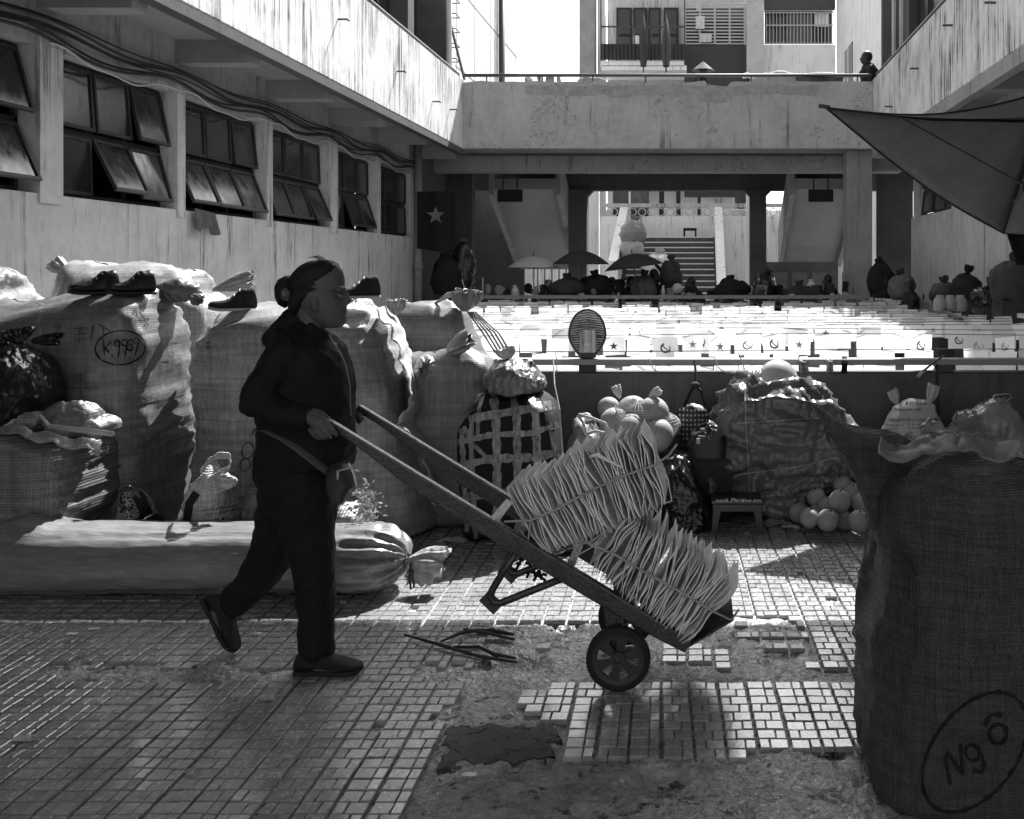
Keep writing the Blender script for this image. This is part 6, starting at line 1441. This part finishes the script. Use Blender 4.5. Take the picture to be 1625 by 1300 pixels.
for k, (px, py, d_, rx, rz, lab) in enumerate(HEAPS):
    rx *= .75; rz *= .8; c = P(px, py + 4, d_); b = MB(); b.ell((c.x, c.y, c.z), (rx, .25, rz), 30, 20); wrinkle(b, .08, (4, 4, 4), k + 70, 3, .3); wrinkle(b, .03, (14, 14, 5), k + 71, 3, .8)
    b.v = [(x, y, max(z, .0)) for x, y, z in b.v]; t = thing('goods_heap', (c.x, c.y, 0), lab, 'heap', G_H); b.build('cover', MT[('cloth_dark', 'plastic_black', 'crate', 'cloth_dark', 'rag', 'crate')[k % 6]], t, smooth=True)
    addt(t, 'knot', ('cloth_dark', 'plastic_black', 'crate')[k % 3], tuft(c + Vector((0, 0, rz * .92)), (rr.gauss(0, .4), 0, 1), .12, .07, k))
    if c.z - rz > .05: part('base', 'crate', t, (c.x - rx * .7, c.x + rx * .7, c.y - .2, c.y + .2, 0, c.z - rz * .6))
for k, px in enumerate((1492, 1508, 1524)):
    c = P(px, 482, 12.0); b = MB(); b.lathe([(.0, 0), (.075, 0), (.085, .05), (.08, .13), (.05, .17), (.05, .19), (0, .19)], (c.x, c.y, c.z - .09), 16); tag(b.build('jar', MT['plaster_dirty'], None, smooth=True), '%s pale jar behind the right rail' % ('first', 'second', 'third')[k], 'jar', 'jars behind the right rail')
# small clutter of goods along the far and right rails: too fine to tell apart
ck = MB(); rr = random.Random(21); ck_m = [MT['crate'], MT['rag'], MT['plaster_dirty'], MT['cloth_dark'], MT['metal_pale']]
for k in range(330):
    if k < 240: px = rr.uniform(690, 1345); c = P(px, 466, rr.uniform(17.6, 18.4)); z0 = rr.uniform(.62, 1.12)
    else: t_ = rr.random(); c = Vector((lerp(3.3, 4.3, t_) + rr.uniform(-.1, .3), lerp(17, 8.5, t_), 0)); z0 = rr.uniform(.6, .98)
    ck.mi = rr.choice((0, 0, 1, 3, 3, 3, 3, 0, 2, 4) if rr.random() < .8 else (2, 4)); w_ = rr.uniform(.04, .16); h_ = rr.uniform(.05, .26)
    q = rr.random()
    if q < .4: ck.box((c.x, c.y, z0 + h_ / 2), (w_, w_, h_), Euler((rr.gauss(0, .15), rr.gauss(0, .25), rr.uniform(0, 3))).to_matrix())
    elif q < .65: ck.lathe([(0, 0), (w_ * .5, 0), (w_ * .55, h_ * .6), (w_ * .3, h_ * .8), (w_ * .3, h_), (0, h_)], (c.x, c.y, z0), 8)
    elif q < .85: ck.ell((c.x, c.y, z0 + h_ * .3), (w_ * .7, w_ * .7, h_ * .5), 9, 6)
    else: ck.tube([(c.x, c.y, z0), (c.x + rr.gauss(0, .08), c.y, z0 + h_ * 1.6)], .012, 5)
o = ck.build('stall_goods', ck_m, None); tag(o, 'fine clutter of small goods laid out along the far and right rails', 'goods', kind='stuff')
# sacks on the stair
for px, py, d_, r_, m_, lab in ((1005, 372, 27.6, .36, 'bale_dark', 'dark tied sack on top of the pair left of the wide stair'), (1003, 398, 27.5, .33, 'bale', 'pale sack under the dark one left of the wide stair'), (1045, 430, 26.8, .45, 'plastic_clear', 'big crumpled plastic sack at the foot of the wide stair')):
    c = P(px, py, d_); b = MB(); b.ell(c, (r_, r_, r_ * 1.05), 26, 16); wrinkle(b, .06, (6, 6, 6), px, 3, .5); t = thing('sack', (c.x, c.y, c.z - r_), lab, 'sack'); b.build('cloth', MT[m_], t, smooth=True); addt(t, 'knot', m_, tuft(c + Vector((0, 0, r_ * .9)), (.3, 0, 1), .2, .12, px))
# on top of the far gallery
for px, w_, h_, lab in ((838, 14, 8, 'leftmost of the broken stones on the gallery edge'), (857, 9, 9, 'second broken stone on the gallery edge'), (872, 15, 9, 'third and widest broken stone on the gallery edge'), (887, 6, 8, 'rightmost small broken stone on the gallery edge'), (940, 50, 6, 'long flat heap of rubble on the gallery edge')):
    c = P(px, 122, 18.3); b = MB(); b.ell((c.x, c.y, 4.93), (w_ * 18.3 / F / 2, .12, h_ * 18.3 / F), 14, 8); wrinkle(b, .05, (6, 6, 6), px, 2); tag(b.build('stone', MT['concrete'], None), lab, 'stone', 'rubble on the far gallery')
part_b = thing('basket', P(1300, 122, 18.6), 'dark wicker basket on the far gallery beside the right wing', 'basket'); c = P(1300, 122, 18.6)
b = MB(); b.lathe([(.0, 4.6), (.36, 4.6), (.46, 5.05), (.43, 5.06), (.35, 4.7), (0, 4.7)], (c.x, c.y, 0), 24); b.build('bowl', MT['metal_dark'], part_b)
b = MB(); b.ell((c.x, c.y, 5.0), (.4, .35, .12), 20, 10); wrinkle(b, .04, (9, 9, 9), 3); b.build('contents', MT['cloth_dark'], part_b, smooth=True)
for px, m_, lab in ((1235, 'plaster_dirty', 'pale bundle behind the far gallery parapet left of the basket'),):
    c = P(px, 118, 18.7); b = MB(); b.ell((c.x, c.y, 4.85), (.6, .25, .3), 30, 16); wrinkle(b, .08, (5, 5, 5), 5, 3, .5); tag(b.build('bundle', MT[m_], None, smooth=True), lab, 'bundle')
for px, top_, lab in ((1021, 20, 'furled flag on the balcony, left one'), (1057, 20, 'furled flag on a pole in front of the balcony, right one')):
    d_ = 31.6 if px < 1040 else 22.5; t = thing('furled_flag', P(px, 100, d_), lab, 'flag', 'furled flags'); b = MB(); a = P(px, top_, d_); z_ = P(px, 115, d_); b.tube([a, z_], .02, 6); b.build('pole', MT['metal_dark'], t)
    b = MB(); b.grid(lambda u, v: a.lerp(z_, .05 + .85 * v) + Vector(((.085 if px > 1040 else .11) * math.sin(math.pi * min(1, v * .9 + .05) * .8) * math.cos(u * 2 * math.pi) * (1 + .3 * math.sin(u * 19)), .12 * math.sin(u * 2 * math.pi), 0)), 30, 14, True); b.build('cloth', mat('flag_dark', .05, .9, .3, 5, .2, 40), t, smooth=True)
